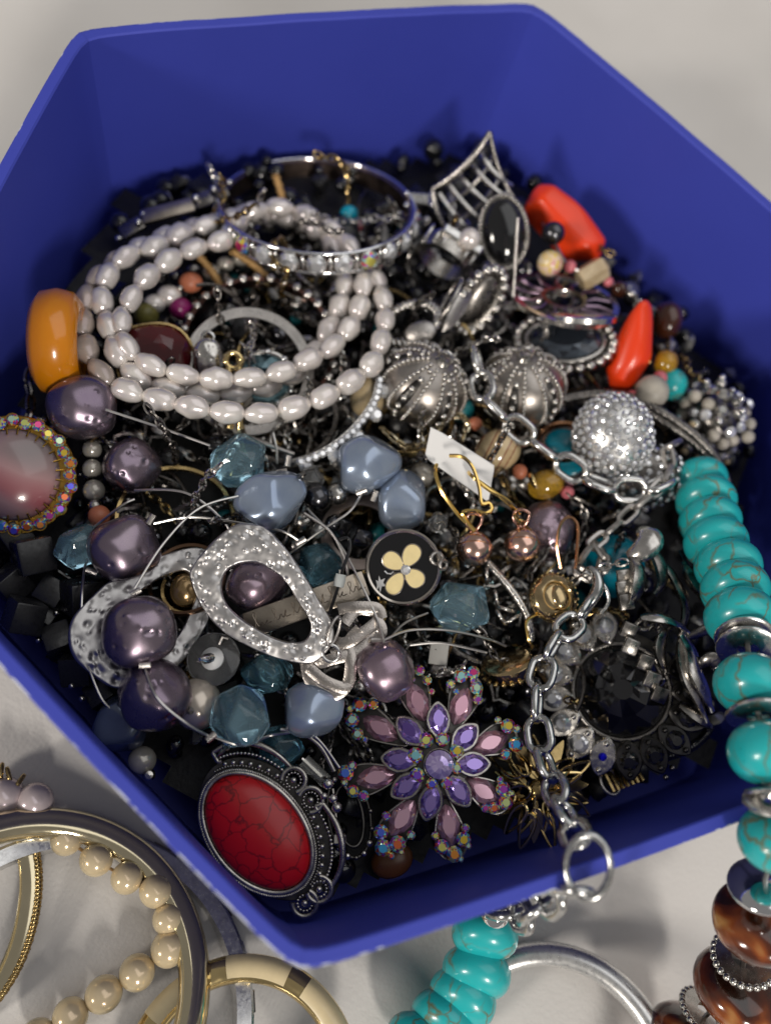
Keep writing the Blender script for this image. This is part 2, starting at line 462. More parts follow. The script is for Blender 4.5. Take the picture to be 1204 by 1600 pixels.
BRONZE = mat('bronze pearl coat', (0.42, 0.28, 0.13), 0.75, 0.22, var=0.4, vscale=200, coat=0.4)
PEARL = mat('freshwater pearl', (0.84, 0.80, 0.75), 0.30, 0.22, var2=(0.70, 0.64, 0.62), vscale=170, coat=0.5, bump=0.06, bscale=700, film=320, film_ior=1.35)
PEARL_D = mat('dusky freshwater pearl', (0.50, 0.43, 0.38), 0.2, 0.24, var=0.3, vscale=170, coat=0.4, film=320, film_ior=1.35)
CREAMP = mat('cream imitation pearl', (0.84, 0.69, 0.45), 0.25, 0.17, var=0.08, vscale=150, coat=0.5, film=300, film_ior=1.3)
LILACP = mat('lilac imitation pearl', (0.66, 0.56, 0.56), 0.25, 0.2, var=0.15, coat=0.4, film=330, film_ior=1.35)
GREYP = mat('grey imitation pearl', (0.46, 0.43, 0.38), 0.4, 0.2, var=0.2, coat=0.4)
CHAMP = mat('champagne pearl coat', (0.62, 0.55, 0.47), 0.6, 0.24, var=0.25, vscale=120, coat=0.3)
PURPLE = mat('purple satin coat', (0.31, 0.25, 0.295), 0.88, 0.27, var2=(0.21, 0.16, 0.22), vscale=110, rvar=0.05, coat=0.25)
MAUVE = mat('mauve satin coat', (0.38, 0.29, 0.34), 0.85, 0.27, var2=(0.27, 0.19, 0.25), vscale=110, rvar=0.05, coat=0.25)
BLUEP = mat('blue pearl coat', (0.36, 0.43, 0.54), 0.55, 0.22, var2=(0.27, 0.34, 0.48), vscale=160, coat=0.6)
BLUEP_D = mat('deep blue pearl coat', (0.10, 0.13, 0.20), 0.5, 0.2, var=0.3, vscale=160, coat=0.6)
BLUEG = mat('light blue glass', (0.50, 0.83, 1.0), 0, 0.0, trans=0.90, ior=1.5)
BLUEG_D = mat('teal blue glass', (0.30, 0.64, 0.80), 0, 0.0, trans=0.90, ior=1.5)
CLEAR = mat('clear plastic', (0.95, 0.95, 0.95), 0, 0.06, trans=0.95, ior=1.45)
AMBERG = mat('amber glass', (0.75, 0.42, 0.03), 0, 0.1, trans=0.5, ior=1.5, coat=0.5, var=0.4, vscale=900)
RUBY = mat('ruby glass', (0.075, 0.003, 0.006), 0, 0.06, coat=0.6)
TURQ = vein_mat('turquoise stone', (0.012, 0.41, 0.44), (0.025, 0.50, 0.50), (0.16, 0.15, 0.06), 130, 0.06, 0.28, coat=0.3, amount=0.95, stretch=(1, 0.55, 1.3), mask=110)
TURQ_P = mat('turquoise blue resin', (0.0, 0.28, 0.40), 0, 0.25, coat=0.4)
TORT = ramp_mat('tortoiseshell resin', [(0.36, (0.020, 0.006, 0.003)), (0.48, (0.10, 0.020, 0.005)), (0.57, (0.26, 0.065, 0.012)), (0.68, (0.52, 0.27, 0.09))], 55, 0.16, 0.7, 1.2, sss=0.15)
REDST = vein_mat('red crackle stone', (0.50, 0.004, 0.011), (0.62, 0.008, 0.014), (0.10, 0.002, 0.006), 200, 0.05, 0.34, coat=0.08, amount=0.85)
ORANGE = mat('orange red resin', (0.82, 0.05, 0.006), 0, 0.30, coat=0.25, sss=0.1)
AMBER = mat('amber yellow resin', (0.74, 0.25, 0.004), 0, 0.22, coat=0.5, sss=0.15, var=0.12, vscale=60)
BLACK = mat('black gloss', (0.006, 0.006, 0.007), 0, 0.10, coat=0.5)
BLACKM = mat('black enamel', (0.005, 0.005, 0.006), 0, 0.16, coat=0.3)
BLACKC = mat('black cube bead', (0.016, 0.016, 0.018), 0, 0.30, rvar=0.1, bump=0.1)
HEMA = mat('hematite', (0.12, 0.12, 0.13), 1.0, 0.2)
JET = facet_mat('jet crystal', (0.004, 0.004, 0.005), (0.06, 0.06, 0.066), 0.6, 0.07)
CREAM = mat('cream enamel', (0.78, 0.64, 0.33), 0, 0.30, coat=0.3, var=0.08, vscale=500)
CREAM2 = mat('cream bangle enamel', (0.80, 0.66, 0.40), 0, 0.3, coat=0.4, var=0.08)
BONE = mat('cream bone bead', (0.62, 0.48, 0.28), 0, 0.35, var=0.3, vscale=250)
STONEB = mat('pale grey stone bead', (0.48, 0.44, 0.38), 0, 0.45, var=0.25, vscale=300, bump=0.1)
SALMON = mat('salmon bead', (0.58, 0.19, 0.10), 0, 0.42, var=0.2)
PINKB = mat('pink glass bead', (0.62, 0.16, 0.19), 0, 0.3, coat=0.3)
CARD = mat('white earring card', (0.80, 0.79, 0.78), 0, 0.6)
AGATE = ramp_mat('banded agate', [(0.0, (0.60, 0.45, 0.25)), (0.45, (0.62, 0.48, 0.28)), (0.55, (0.22, 0.07, 0.03)), (0.7, (0.30, 0.11, 0.05)), (0.8, (0.56, 0.40, 0.22))], 70, 0.2, 0.6, 1.5, wave=True, vec=(1, 0.4, 0.6))
BEIGEB = ramp_mat('beige banded bead', [(0.3, (0.35, 0.25, 0.13)), (0.7, (0.55, 0.44, 0.28))], 120, 0.25, 0.5)
FLORAL = ramp_mat('painted flower bead', [(0.35, (0.75, 0.62, 0.45)), (0.5, (0.78, 0.55, 0.10)), (0.6, (0.80, 0.60, 0.50)), (0.7, (0.66, 0.24, 0.24))], 190, 0.3, 0.4)
BROWNB = mat('dark brown glass bead', (0.07, 0.02, 0.008), 0, 0.15, coat=0.5, var=0.5, vscale=200)
GREENB = mat('olive bead', (0.22, 0.20, 0.05), 0, 0.35, var=0.4)
MAGENTA = mat('magenta bead', (0.20, 0.01, 0.10), 0, 0.3)
TEALB = mat('teal seed bead', (0.01, 0.22, 0.24), 0, 0.3)
CORD = mat('gold thread cord', (0.60, 0.36, 0.14), 0.4, 0.5, var=0.4, vscale=2500, bump=0.5, bscale=3000)
RHINE = facet_mat('clear rhinestone', (0.97, 0.97, 0.98), (0.62, 0.63, 0.66), 0.6, 0.05)
RHINE_G = facet_mat('grey rhinestone', (0.62, 0.60, 0.56), (0.20, 0.20, 0.19), 0.7, 0.08)
AURORA = aurora_mat('aurora rhinestone')
VIOLET = facet_mat('violet crystal', (0.50, 0.36, 0.86), (0.13, 0.07, 0.34), 0.6, 0.07)
VIOLETC = facet_mat('pale violet crystal', (0.72, 0.60, 0.95), (0.40, 0.30, 0.66), 0.6, 0.07)
PINKC = facet_mat('pink crystal', (0.88, 0.54, 0.66), (0.40, 0.18, 0.26), 0.5, 0.07)
SMOKYCAB = ramp_mat('rosy grey cabochon', [(0.35, (0.20, 0.17, 0.17)), (0.52, (0.42, 0.25, 0.25)), (0.66, (0.36, 0.06, 0.08))], 34, 0.2, 0.5, 0.6)
GOLDAB = mat('gold setting', (0.62, 0.36, 0.07), 1.0, 0.22, var=0.4, vscale=600)
BLUESTONE = facet_mat('pale blue cut stone', (0.30, 0.52, 0.60), (0.03, 0.07, 0.09), 0.5, 0.05)
NAVYST = facet_mat('navy cut stone', (0.08, 0.10, 0.13), (0.01, 0.012, 0.02), 0.4, 0.06)
TAG = mat('engraved champagne silver', (0.46, 0.40, 0.33), 1.0, 0.32, var=0.2, bump=0.15, bscale=2500)
RUBBER = mat('clear rubber stop', (0.70, 0.74, 0.74), 0, 0.35, trans=0.5)
KNOT = mat('brushed ribbon silver', (0.50, 0.455, 0.42), 1.0, 0.27, var=0.25, bump=0.2, bscale=2500)
MARK = mat('silver print', (0.75, 0.75, 0.76), 0.9, 0.35)

# cloth: white cotton with a fine weave
CLOTH = bpy.data.materials.new('white cotton cloth'); CLOTH.use_nodes = True
nt = CLOTH.node_tree; b = nt.nodes['Principled BSDF']; b.inputs['Roughness'].default_value = 0.9; b.inputs['Specular IOR Level'].default_value = 0.15; b.inputs['Sheen Weight'].default_value = 0.15
p = _pos(nt, 1.0)
n1 = nt.nodes.new('ShaderNodeTexNoise'); n1.inputs['Scale'].default_value = 14; n1.inputs['Detail'].default_value = 4; nt.links.new(p, n1.inputs['Vector'])
cr = nt.nodes.new('ShaderNodeValToRGB'); cr.color_ramp.elements[0].position = 0.3; cr.color_ramp.elements[0].color = (0.66, 0.635, 0.61, 1); cr.color_ramp.elements[1].position = 0.65; cr.color_ramp.elements[1].color = (0.74, 0.715, 0.69, 1)
nt.links.new(n1.outputs[0], cr.inputs[0]); nt.links.new(cr.outputs[0], b.inputs['Base Color'])
n2 = nt.nodes.new('ShaderNodeTexNoise'); n2.inputs['Scale'].default_value = 900; n2.inputs['Detail'].default_value = 3; nt.links.new(p, n2.inputs['Vector'])
w1 = nt.nodes.new('ShaderNodeTexWave'); w1.inputs['Scale'].default_value = 260; w1.inputs['Distortion'].default_value = 1.5; w1.inputs['Detail'].default_value = 1; nt.links.new(p, w1.inputs['Vector'])
mm = nt.nodes.new('ShaderNodeMath'); mm.operation = 'MULTIPLY_ADD'; nt.links.new(w1.outputs['Fac'], mm.inputs[0]); mm.inputs[1].default_value = 0.12; nt.links.new(n2.outputs[0], mm.inputs[2])
bp = nt.nodes.new('ShaderNodeBump'); bp.inputs['Strength'].default_value = 0.35; bp.inputs['Distance'].default_value = 0.0004
nt.links.new(mm.outputs[0], bp.inputs['Height']); nt.links.new(bp.outputs[0], b.inputs['Normal'])

# box: blue paint over board, worn to the white paper along the outer edge of the rim
BOXM = bpy.data.materials.new('blue painted board'); BOXM.use_nodes = True
nt = BOXM.node_tree; b = nt.nodes['Principled BSDF']; b.inputs['Roughness'].default_value = 0.55; b.inputs['Specular IOR Level'].default_value = 0.35
p = _pos(nt, 1.0)
n1 = nt.nodes.new('ShaderNodeTexNoise'); n1.inputs['Scale'].default_value = 45; n1.inputs['Detail'].default_value = 5; nt.links.new(p, n1.inputs['Vector'])
mx = nt.nodes.new('ShaderNodeMix'); mx.data_type = 'RGBA'; nt.links.new(n1.outputs[0], mx.inputs[0])
mx.inputs[6].default_value = (0.045, 0.062, 0.43, 1); mx.inputs[7].default_value = (0.053, 0.072, 0.48, 1)
at_ = nt.nodes.new('ShaderNodeAttribute'); at_.attribute_name = 'edge'
n2 = nt.nodes.new('ShaderNodeTexNoise'); n2.inputs['Scale'].default_value = 320; n2.inputs['Detail'].default_value = 6; nt.links.new(p, n2.inputs['Vector'])
n3 = nt.nodes.new('ShaderNodeTexNoise'); n3.inputs['Scale'].default_value = 26; n3.inputs['Detail'].default_value = 2; nt.links.new(p, n3.inputs['Vector'])
m1 = nt.nodes.new('ShaderNodeMath'); m1.operation = 'MULTIPLY'; nt.links.new(n2.outputs[0], m1.inputs[0]); nt.links.new(n3.outputs[0], m1.inputs[1])
m2 = nt.nodes.new('ShaderNodeMath'); m2.operation = 'MULTIPLY'; nt.links.new(m1.outputs[0], m2.inputs[0]); nt.links.new(at_.outputs['Fac'], m2.inputs[1])
mr = nt.nodes.new('ShaderNodeMapRange'); mr.inputs[1].default_value = 0.25; mr.inputs[2].default_value = 0.285; nt.links.new(m2.outputs[0], mr.inputs[0])
mx2 = nt.nodes.new('ShaderNodeMix'); mx2.data_type = 'RGBA'; nt.links.new(mr.outputs[0], mx2.inputs[0]); nt.links.new(mx.outputs[2], mx2.inputs[6]); mx2.inputs[7].default_value = (0.52, 0.55, 0.70, 1)
n5 = nt.nodes.new('ShaderNodeTexNoise'); n5.inputs['Scale'].default_value = 75; n5.inputs['Detail'].default_value = 8; n5.inputs['Roughness'].default_value = 0.7; nt.links.new(p, n5.inputs['Vector'])
mr5 = nt.nodes.new('ShaderNodeMapRange'); mr5.inputs[1].default_value = 0.70; mr5.inputs[2].default_value = 0.78; mr5.inputs[4].default_value = 0.5; nt.links.new(n5.outputs[0], mr5.inputs[0])
mx5 = nt.nodes.new('ShaderNodeMix'); mx5.data_type = 'RGBA'; nt.links.new(mr5.outputs[0], mx5.inputs[0]); nt.links.new(mx2.outputs[2], mx5.inputs[6]); mx5.inputs[7].default_value = (0.22, 0.24, 0.50, 1)
mx2 = mx5
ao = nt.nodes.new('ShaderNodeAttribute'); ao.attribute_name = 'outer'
mx3 = nt.nodes.new('ShaderNodeMix'); mx3.data_type = 'RGBA'; nt.links.new(ao.outputs['Fac'], mx3.inputs[0]); nt.links.new(mx2.outputs[2], mx3.inputs[6]); mx3.inputs[7].default_value = (0.016, 0.018, 0.075, 1)   # outer faces coloured darker navy, as in shade, to cut blue bounce on cloth
nt.links.new(mx3.outputs[2], b.inputs['Base Color'])
bp = nt.nodes.new('ShaderNodeBump'); bp.inputs['Strength'].default_value = 0.12; bp.inputs['Distance'].default_value = 0.0003
nt.links.new(n2.outputs[0], bp.inputs['Height']); nt.links.new(bp.outputs[0], b.inputs['Normal'])
# ------------------------------------------------------------------ setting: cloth and box
def cloth_z(x, y):
    v = Vector((x, y, 0.3))
    z = 0.0022 * mnoise.noise(v * 7) + 0.0011 * mnoise.noise(v * 19 + Vector((3, 1, 0)))
    a = 0.8 * x + 0.6 * y
    z += 0.0012 * math.exp(-((a + 0.16 + 0.02 * mnoise.noise(v * 6)) / 0.012) ** 2)
    z += 0.0016 * math.exp(-((0.5 * x - 0.86 * y - 0.075 + 0.03 * mnoise.noise(v * 5)) / 0.016) ** 2)
    r = math.hypot(x, y)
    if r < 0.16: z = min(z, 0) * max(0, (r - 0.135) / 0.025) if r > 0.135 else 0
    return z - 0.0012
m = MB(); m.angle = None; N = 220; S = 1.3
vs = [((i / N - 0.5) * S, (j / N - 0.5) * S, 0) for j in range(N + 1) for i in range(N + 1)]
vs = [(x, y, cloth_z(x, y)) for x, y, _ in vs]
m.add(vs, [(j * (N + 1) + i, j * (N + 1) + i + 1, (j + 1) * (N + 1) + i + 1, (j + 1) * (N + 1) + i) for j in range(N) for i in range(N)])
cl = obj('tablecloth', m, CLOTH); tag(cl, 'white cotton cloth spread under the box and bangles', kind='structure')

BR, TH = 0.130, 0.0030
YAW = 0.234915
HV = [Vector((math.cos(YAW + math.radians(-90 - 60 * i)), math.sin(YAW + math.radians(-90 - 60 * i)), 0)) for i in range(6)]
box = thing('hexagonal_box', 'open blue painted hexagonal box with worn rim, heaped with jewellery', 'box', Matrix.Identity(4))
def hexpt(i, t, off, z):
    """point on side i at 0..1, off metres inside the outer face"""
    s = BR - off / math.cos(math.radians(30))
    a, b_ = HV[i], HV[(i + 1) % 6]
    p = (a.lerp(b_, t)) * s
    n = ((a + b_) / 2).normalized()
    bow = 4 * t * (1 - t)
    rc = 0.0013 * (math.exp(-t / 0.022) + math.exp(-(1 - t) / 0.022))     # slightly rounded corners
    p += n * (0.0011 * bow) - p.normalized() * rc
    w = 0.00025 * mnoise.noise(Vector((p.x, p.y, i)) * 60)
    return Vector((p.x, p.y, z + (w if z > 0.03 else 0)))
for i in range(6):
    prof = [(0, 0.0005, 0), (0, H - 0.0011, 0), (0, H - 0.0006, 0.9), (0.0001, H - 0.00015, 1), (0.00035, H, 0.95), (0.0008, H, 0.0), (TH - 0.0004, H, 0), (TH, H - 0.0004, 0), (TH, H - 0.003, 0), (TH, 0.002, 0)]
    m = MB(); m.angle = 30; ns = 40; ed = []
    for k in range(ns + 1):
        for off, z, e in prof:
            m.v.append(hexpt(i, k / ns, off, z)); ed.append(e)
    q = len(prof)
    for k in range(ns):
        for j in range(q - 1):
            m.f.append((k * q + j, k * q + j + 1, (k + 1) * q + j + 1, (k + 1) * q + j)); m.sm.append(True)
    me = m.mesh('side_panel')
    at = me.attributes.new('edge', 'FLOAT', 'POINT'); at.data.foreach_set('value', ed)
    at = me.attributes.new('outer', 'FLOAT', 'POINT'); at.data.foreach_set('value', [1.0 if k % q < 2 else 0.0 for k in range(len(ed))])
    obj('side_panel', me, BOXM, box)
m = MB(); m.angle = 30
m.v = [HV[i] * (BR - 0.0005) + Vector((0, 0, 0.0015)) for i in range(6)]; m.f = [tuple(range(5, -1, -1))]; m.sm = [False]
obj('bottom_panel', m, BOXM, box)

# the tangle that fills the box under the pieces one can tell apart
def inside(x, y, margin):
    for i in range(6):
        n = ((HV[i] + HV[(i + 1) % 6]) / 2).normalized()
        if n.x * x + n.y * y > BR * math.cos(math.radians(30)) - margin: return False
    return True
def heap_z(x, y):
    z = -45 + 4 * mnoise.noise(Vector((x, y, 1.7)) * 22)
    d = Vector((x, y)).length
    z -= max(0, (d - 0.100)) * 60
    return z
m = MB(); m.angle = None; n = 60
idx = {}
for j in range(n + 1):
    for i in range(n + 1):
        x = (i / n - 0.5) * 0.25; y = (j / n - 0.5) * 0.25
        if inside(x, y, 0.005): idx[(i, j)] = len(m.v); m.v.append(Vector((x, y, Z(heap_z(x, y) - 6))))
for j in range(n):
    for i in range(n):
        k = [(i, j), (i + 1, j), (i + 1, j + 1), (i, j + 1)]
        if all(q in idx for q in k): m.f.append(tuple(idx[q] for q in k)); m.sm.append(True)
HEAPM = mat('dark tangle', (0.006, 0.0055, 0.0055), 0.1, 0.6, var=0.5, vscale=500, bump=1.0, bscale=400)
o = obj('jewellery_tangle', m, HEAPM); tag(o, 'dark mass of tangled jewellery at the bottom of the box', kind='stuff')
rnd = random.Random(3)
CLEARINGS = [(P3(970, 1080, -34), 0.022), (P3(402, 1300, -37), 0.022), (P3(685, 1195, -31), 0.020), (P3(22, 742, -33), 0.018), (P3(718, 722, -21), 0.012), (P3(630, 886, -22), 0.012), (P3(410, 930, -22), 0.020), (P3(218, 987, -26), 0.020)]   # under the flat pieces the tangle lies lower
def scatter(name, label, material, count, maker, zlo, zhi, seed):
    rnd.seed(seed); mm_ = MB(); mm_.angle = 50; c = 0
    while c < count:
        x, y = rnd.uniform(-0.12, 0.12), rnd.uniform(-0.12, 0.12)
        if not inside(x, y, 0.034 if maker in (mk_wire, mk_chain, mk_ring) or material in (ANTIQ_L, RHINE, HEMA) else 0.009): continue
        z = Z(heap_z(x, y) + rnd.uniform(zlo, zhi))
        if any((x - q.x) ** 2 + (y - q.y) ** 2 < w * w for q, w in CLEARINGS): z -= 0.006
        M = Matrix.Translation((x, y, z)) @ Matrix.Rotation(rnd.uniform(0, 6.28), 4, 'Z') @ Matrix.Rotation(rnd.uniform(-0.22, 0.22) if maker in (mk_wire, mk_chain, mk_ring) else rnd.uniform(0, 3.14), 4, 'X') @ Matrix.Rotation(rnd.uniform(0, 6.28), 4, 'Y')
        mm_.join(maker(rnd), M); c += 1
    o_ = obj(name, mm_, material); tag(o_, label, kind='stuff'); return o_
def mk_bead(r): a = r.uniform(0.0016, 0.0036); return ball(a, a, a * r.uniform(0.7, 1.2), 12, 8)
def mk_cube(r):
    a = r.uniform(0.002, 0.0038); return hull([(sx * a, sy * a, sz * a) for sx in (-1, 1) for sy in (-1, 1) for sz in (-1, 1)], a * 0.15, 1)
def mk_ring(r):
    R = r.uniform(0.003, 0.008); w = r.uniform(0.0004, 0.0009); return tube([(R * math.cos(t * 0.3142), R * math.sin(t * 0.3142) * r.choice([1, 0.7]), 0) for t in range(20)], w, 6, True)
def mk_chain(r):
    out = MB(); pts = [Vector((0, 0, 0))]; d = Vector((r.uniform(-1, 1), r.uniform(-1, 1), r.uniform(-.3, .3))).normalized()
    for k in range(14):
        d = (d + Vector((r.uniform(-.5, .5), r.uniform(-.5, .5), r.uniform(-.2, .2)))).normalized(); pts.append(pts[-1] + d * 0.0022)
    for k in range(14):
        M = ALIGN((pts[k] + pts[k + 1]) / 2, pts[k + 1] - pts[k], 1, 90 * (k % 2))
        out.join(tube([(0, 0.0009 * math.sin(a * 0.6283), 0.0017 * math.cos(a * 0.6283)) for a in range(10)], 0.00032, 5, True), M)
    return out
def mk_wire(r):
    R = r.uniform(0.006, 0.016); return tube([(R * math.cos(t * 0.12), R * math.sin(t * 0.12), 0.002 * math.sin(t * .3)) for t in range(24)], r.uniform(0.0003, 0.0006), 6)
def mk_drop(r):
    a = r.uniform(0.002, 0.0035); return gem(circ(a, 8), a * .4, .6, a * .8)
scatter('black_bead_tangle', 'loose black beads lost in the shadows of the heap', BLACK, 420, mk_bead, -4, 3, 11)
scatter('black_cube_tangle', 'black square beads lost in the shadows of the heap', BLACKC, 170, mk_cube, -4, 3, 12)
scatter('dark_chain_tangle', 'tangled gunmetal chain deep in the heap', GUN, 110, mk_chain, -4, 2, 13)
scatter('silver_ring_tangle', 'jumbled silver jump rings deep in the heap', ANTIQ, 120, mk_ring, -4, 5, 14)
scatter('gold_wire_tangle', 'jumbled old gold wires deep in the heap', OLDGOLD, 40, mk_wire, -4, 4, 15)
scatter('steel_wire_tangle', 'jumbled dark wires deep in the heap', DARKM, 70, mk_wire, -3, 5, 16)
scatter('hematite_bead_tangle', 'loose hematite beads lost in the heap', HEMA, 130, mk_bead, -4, 4, 17)
scatter('clear_chip_tangle', 'loose cut stones lost in the heap', RHINE_G, 90, mk_drop, -4, 4, 18)
scatter('teal_bead_tangle', 'loose teal seed beads lost in the heap', TEALB, 40, mk_bead, -4, 2, 19)
scatter('silver_chain_tangle', 'tangled fine silver chain between the larger pieces', ANTIQ_L, 100, mk_chain, -4, 2, 21)
scatter('silver_bead_tangle', 'loose silver beads between the larger pieces', ANTIQ_L, 110, mk_bead, -5, 2, 22)
scatter('sparkle_chip_tangle', 'loose clear rhinestones between the larger pieces', RHINE, 70, mk_drop, -4, 3, 23)
scatter('gold_chain_tangle', 'tangled fine gold chain between the larger pieces', OLDGOLD, 45, mk_chain, -5, 0, 24)
# ------------------------------------------------------------------ shared bead and link shapes
def pearl_fn(seed):
    def f(v):
        n = 0.10 * mnoise.noise(v * 1.3 + Vector((seed * 7.1, 0, 0))) + 0.035 * math.sin(v.z * 7 + seed) * (1 - v.z * v.z)
        return v * (1 + n)
    return f
PEARLS = [shared(f'pearl_{i}', lambda i=i: ball(0.355, 0.335, 0.53, 18, 14, pearl_fn(i))) for i in range(5)]
ROUND = shared('round_bead', lambda: ball(0.5, 0.5, 0.5, 24, 16))
def ronde_prof(h, pw=2.4, n=14):
    return [(abs(math.cos(a)) ** (2 / pw) * 0.5 if abs(math.cos(a)) > 1e-6 else 0, math.copysign(abs(math.sin(a)) ** (2 / pw), math.sin(a)) * h) for a in [-math.pi / 2 + math.pi * k / n for k in range(n + 1)]]
RONDE = shared('rondelle', lambda: lathe(ronde_prof(0.29, 2.3), 36, angle=None))
OVALB = shared('oval_bead', lambda: lathe(ronde_prof(0.42, 2.15), 36, angle=None))
DISC = shared('disc_spacer', lambda: lathe([(0.18, -0.05), (0.44, -0.05), (0.49, -0.025), (0.5, 0), (0.49, 0.025), (0.44, 0.05), (0.18, 0.05)], 40, closed=True))
CUP = shared('cup_spacer', lambda: lathe([(0.14, -0.07), (0.30, -0.06), (0.44, 0.02), (0.5, 0.07), (0.47, 0.09), (0.38, 0.05), (0.26, 0.0), (0.14, -0.02)], 40, closed=True))
def _beaded():
    m = lathe([(0.2, -0.05), (0.44, -0.05), (0.44, 0.05), (0.2, 0.05)], 32, closed=True)
    for k in range(26):
        a = 2 * math.pi * k / 26; m.join(ball(0.062, nu=8, nv=6), T(0.46 * math.cos(a), 0.46 * math.sin(a)))
    return m
BEADED = shared('beaded_spacer', _beaded)
CRIMP = shared('crimp_tube', lambda: lathe([(0.25, -0.5), (0.5, -0.5), (0.5, 0.5), (0.25, 0.5)], 10, closed=True))
def link_mesh(wd, wr, sides=8):
    pts = []; L = 0.5 - wr; w = wd / 2 - wr; st = max(0.0, L - w)
    for k in range(28):
        a = 2 * math.pi * k / 28; pts.append((0, w * math.sin(a), w * math.cos(a) + math.copysign(st, math.cos(a)) * min(1, abs(math.cos(a)) * 4)))
    return tube(pts, wr, sides, True)
LINK = shared('cable_link', lambda: link_mesh(0.76, 0.10))
LINKF = shared('fine_link', lambda: link_mesh(0.60, 0.11, 6))
BRILL = shared('brilliant', lambda: gem(circ(0.5, 8), 0.2, 0.55, 0.35))
BRILL_HI = shared('brilliant_high', lambda: gem(circ(0.5, 10), 0.30, 0.5, 0.3))
MARQ = shared('marquise', lambda: gem(marq(0.5, 0.30, 12), 0.17, 0.55, 0.2))
GRAN = shared('granule', lambda: ball(0.5, nu=10, nv=7))

def nugget(seed, dents=13, cube=0.26, rough_=0.09):
    r = random.Random(seed)
    ds = []
    for k in range(dents):
        c = Vector((r.gauss(0, 1), r.gauss(0, 1), r.gauss(0, 1) + 0.6)).normalized()
        nn = r.choice([1, 1, 2, 3])
        for q in range(nn):
            cc = (c + Vector((r.uniform(-.2, .2), r.uniform(-.2, .2), r.uniform(-.2, .2)))).normalized()
            ds.append((cc, r.uniform(0.045, 0.10), r.uniform(0.02, 0.05) * r.choice([1, 1, -0.7])))
    def f(v):
        p = 2 + 2.2 * cube
        s = (abs(v.x) ** p + abs(v.y) ** p + abs(v.z) ** p) ** (-1 / p)
        w = v * (1 + (s - 1) * 0.8)
        w *= 1 + rough_ * mnoise.noise(v * 1.1 + Vector((seed * 3.3, 1, 2)))
        d = 0
        for c, rr, h in ds:
            x = (v - c).length / rr
            if x < 2.4: d += h * math.exp(-x * x)
        return w * (1 - d) * 0.5
    return ico(6, f)
NUGS = [shared(f'nugget_{i}', lambda i=i: nugget(31 + i)) for i in range(5)]
def glassbead(seed, n=16, bev=0.05, seg=3, squash=(1, 1, 1), angle=25):
    r = random.Random(seed); pts = []
    for k in range(n):
        z = 1 - 2 * (k + 0.5) / n; a = k * 2.39996 + r.uniform(-.35, .35); q = math.sqrt(1 - z * z)
        pts.append(Vector((q * math.cos(a) * squash[0], q * math.sin(a) * squash[1], z * squash[2])) * 0.5 * r.uniform(0.93, 1.05))
    return hull(pts, bev, seg, True, angle)
GLASS = [shared(f'glass_{i}', lambda i=i: glassbead(40 + i, 15, 0.05, 3, (1.05, 0.95, 1.05))) for i in range(4)]
def pillow(seed):
    """rounded nugget with a few broad soft faces"""
    r = random.Random(seed)
    pl = []
    for k in range(9):
        z = 1 - 2 * (k + 0.5) / 9; a = k * 2.39996 + r.uniform(-.4, .4); q = math.sqrt(1 - z * z)
        pl.append((Vector((q * math.cos(a), q * math.sin(a), z)), r.uniform(0.76, 0.92)))
    def f(v):
        K = 16.0; s = 0
        for nv, d in pl: s += max(0, v.dot(nv) / d) ** K
        s += 1
        return v * (s ** (-1 / K)) * 0.54
    return ico(5, f)
PILL = [shared(f'pillow_{i}', lambda i=i: pillow(70 + i)) for i in range(4)]

def pts3(lst): return [P3(*p) for p in lst]
def chain(root, ctrl, L, mesh=None, material=None, wr=0.095, seed=1, jitter=8, name='link', tilt=35, closed=False, world=False):
    """links one by one along a path; L = outer link length in metres"""
    r = random.Random(seed); mesh = mesh or LINK; material = material or CHAIN_S
    c = ctrl if world else pts3(ctrl)
    pitch = L * (1 - 2.3 * wr); n = max(2, int(round(clen(c, closed) / pitch)))
    ps = cat(c, n + 1, closed); k = n if not closed else n
    for i in range(k):
        a = ps[i]; b_ = ps[(i + 1) % len(ps)]
        M = ALIGN((a + b_) / 2, b_ - a, L, (tilt if i % 2 else tilt + 90) + r.uniform(-jitter, jitter))
        obj(name, mesh, material, root, worldM=M)
def wire(root, ctrl, r, material, n=40, name='wire', sides=6):
    return obj(name, tube(cat(pts3(ctrl), n), r, sides), material, root, worldM=Matrix.Identity(4))
# ------------------------------------------------------------------ turquoise and tortoiseshell necklace hanging over the rim
tq = thing('turquoise_necklace', 'long turquoise and tortoiseshell bead necklace with silver chain draped over the rim', 'necklace', base_at(P3(1171, 1445, -25)))
STR = [  # px, py, z mm, kind, diameter px, stretch along the strand
 (1091, 752, -27, 'r', 90, 1.0), (1103, 783, -23.5, 'r', 93, 1.0), (1109, 815, -20, 'r', 96, 1.05), (1118, 848, -16.5, 'r', 99, 1.05),
 (1137, 885, -13, 'r', 103, 1.1), (1148, 921, -9.5, 'r', 106, 1.1), (1156, 965, -5, 'r', 110, 1.2), (1163, 996, -2, 'd', 92, 1), (1168, 1014, -0.5, 'd', 96, 1),
 (1172, 1070, 4.5, 'o', 112, 0.95), (1184, 1116, 7.5, 'd', 100, 1), (1196, 1176, 9.5, 'o', 116, 1.0), (1206, 1236, 10, 'd', 86, 1), (1208, 1252, 9.5, 'd', 92, 1),
 (1210, 1312, 5, 'o', 112, 0.95), (1192, 1384, -6, 'c', 108, 1.1), (1184, 1440, -18, 't', 138, 0.85), (1163, 1497, -31, 'b', 100, 1), (1150, 1545, -40, 't', 136, 0.85),
 (1104, 1586, -48, 'b', 92, 1), (1080, 1622, -53, 't', 130, 0.85), (1050, 1680, -56, 't', 120, 0.85)]
sp = [P3(a, b, z) for a, b, z, *_ in STR]
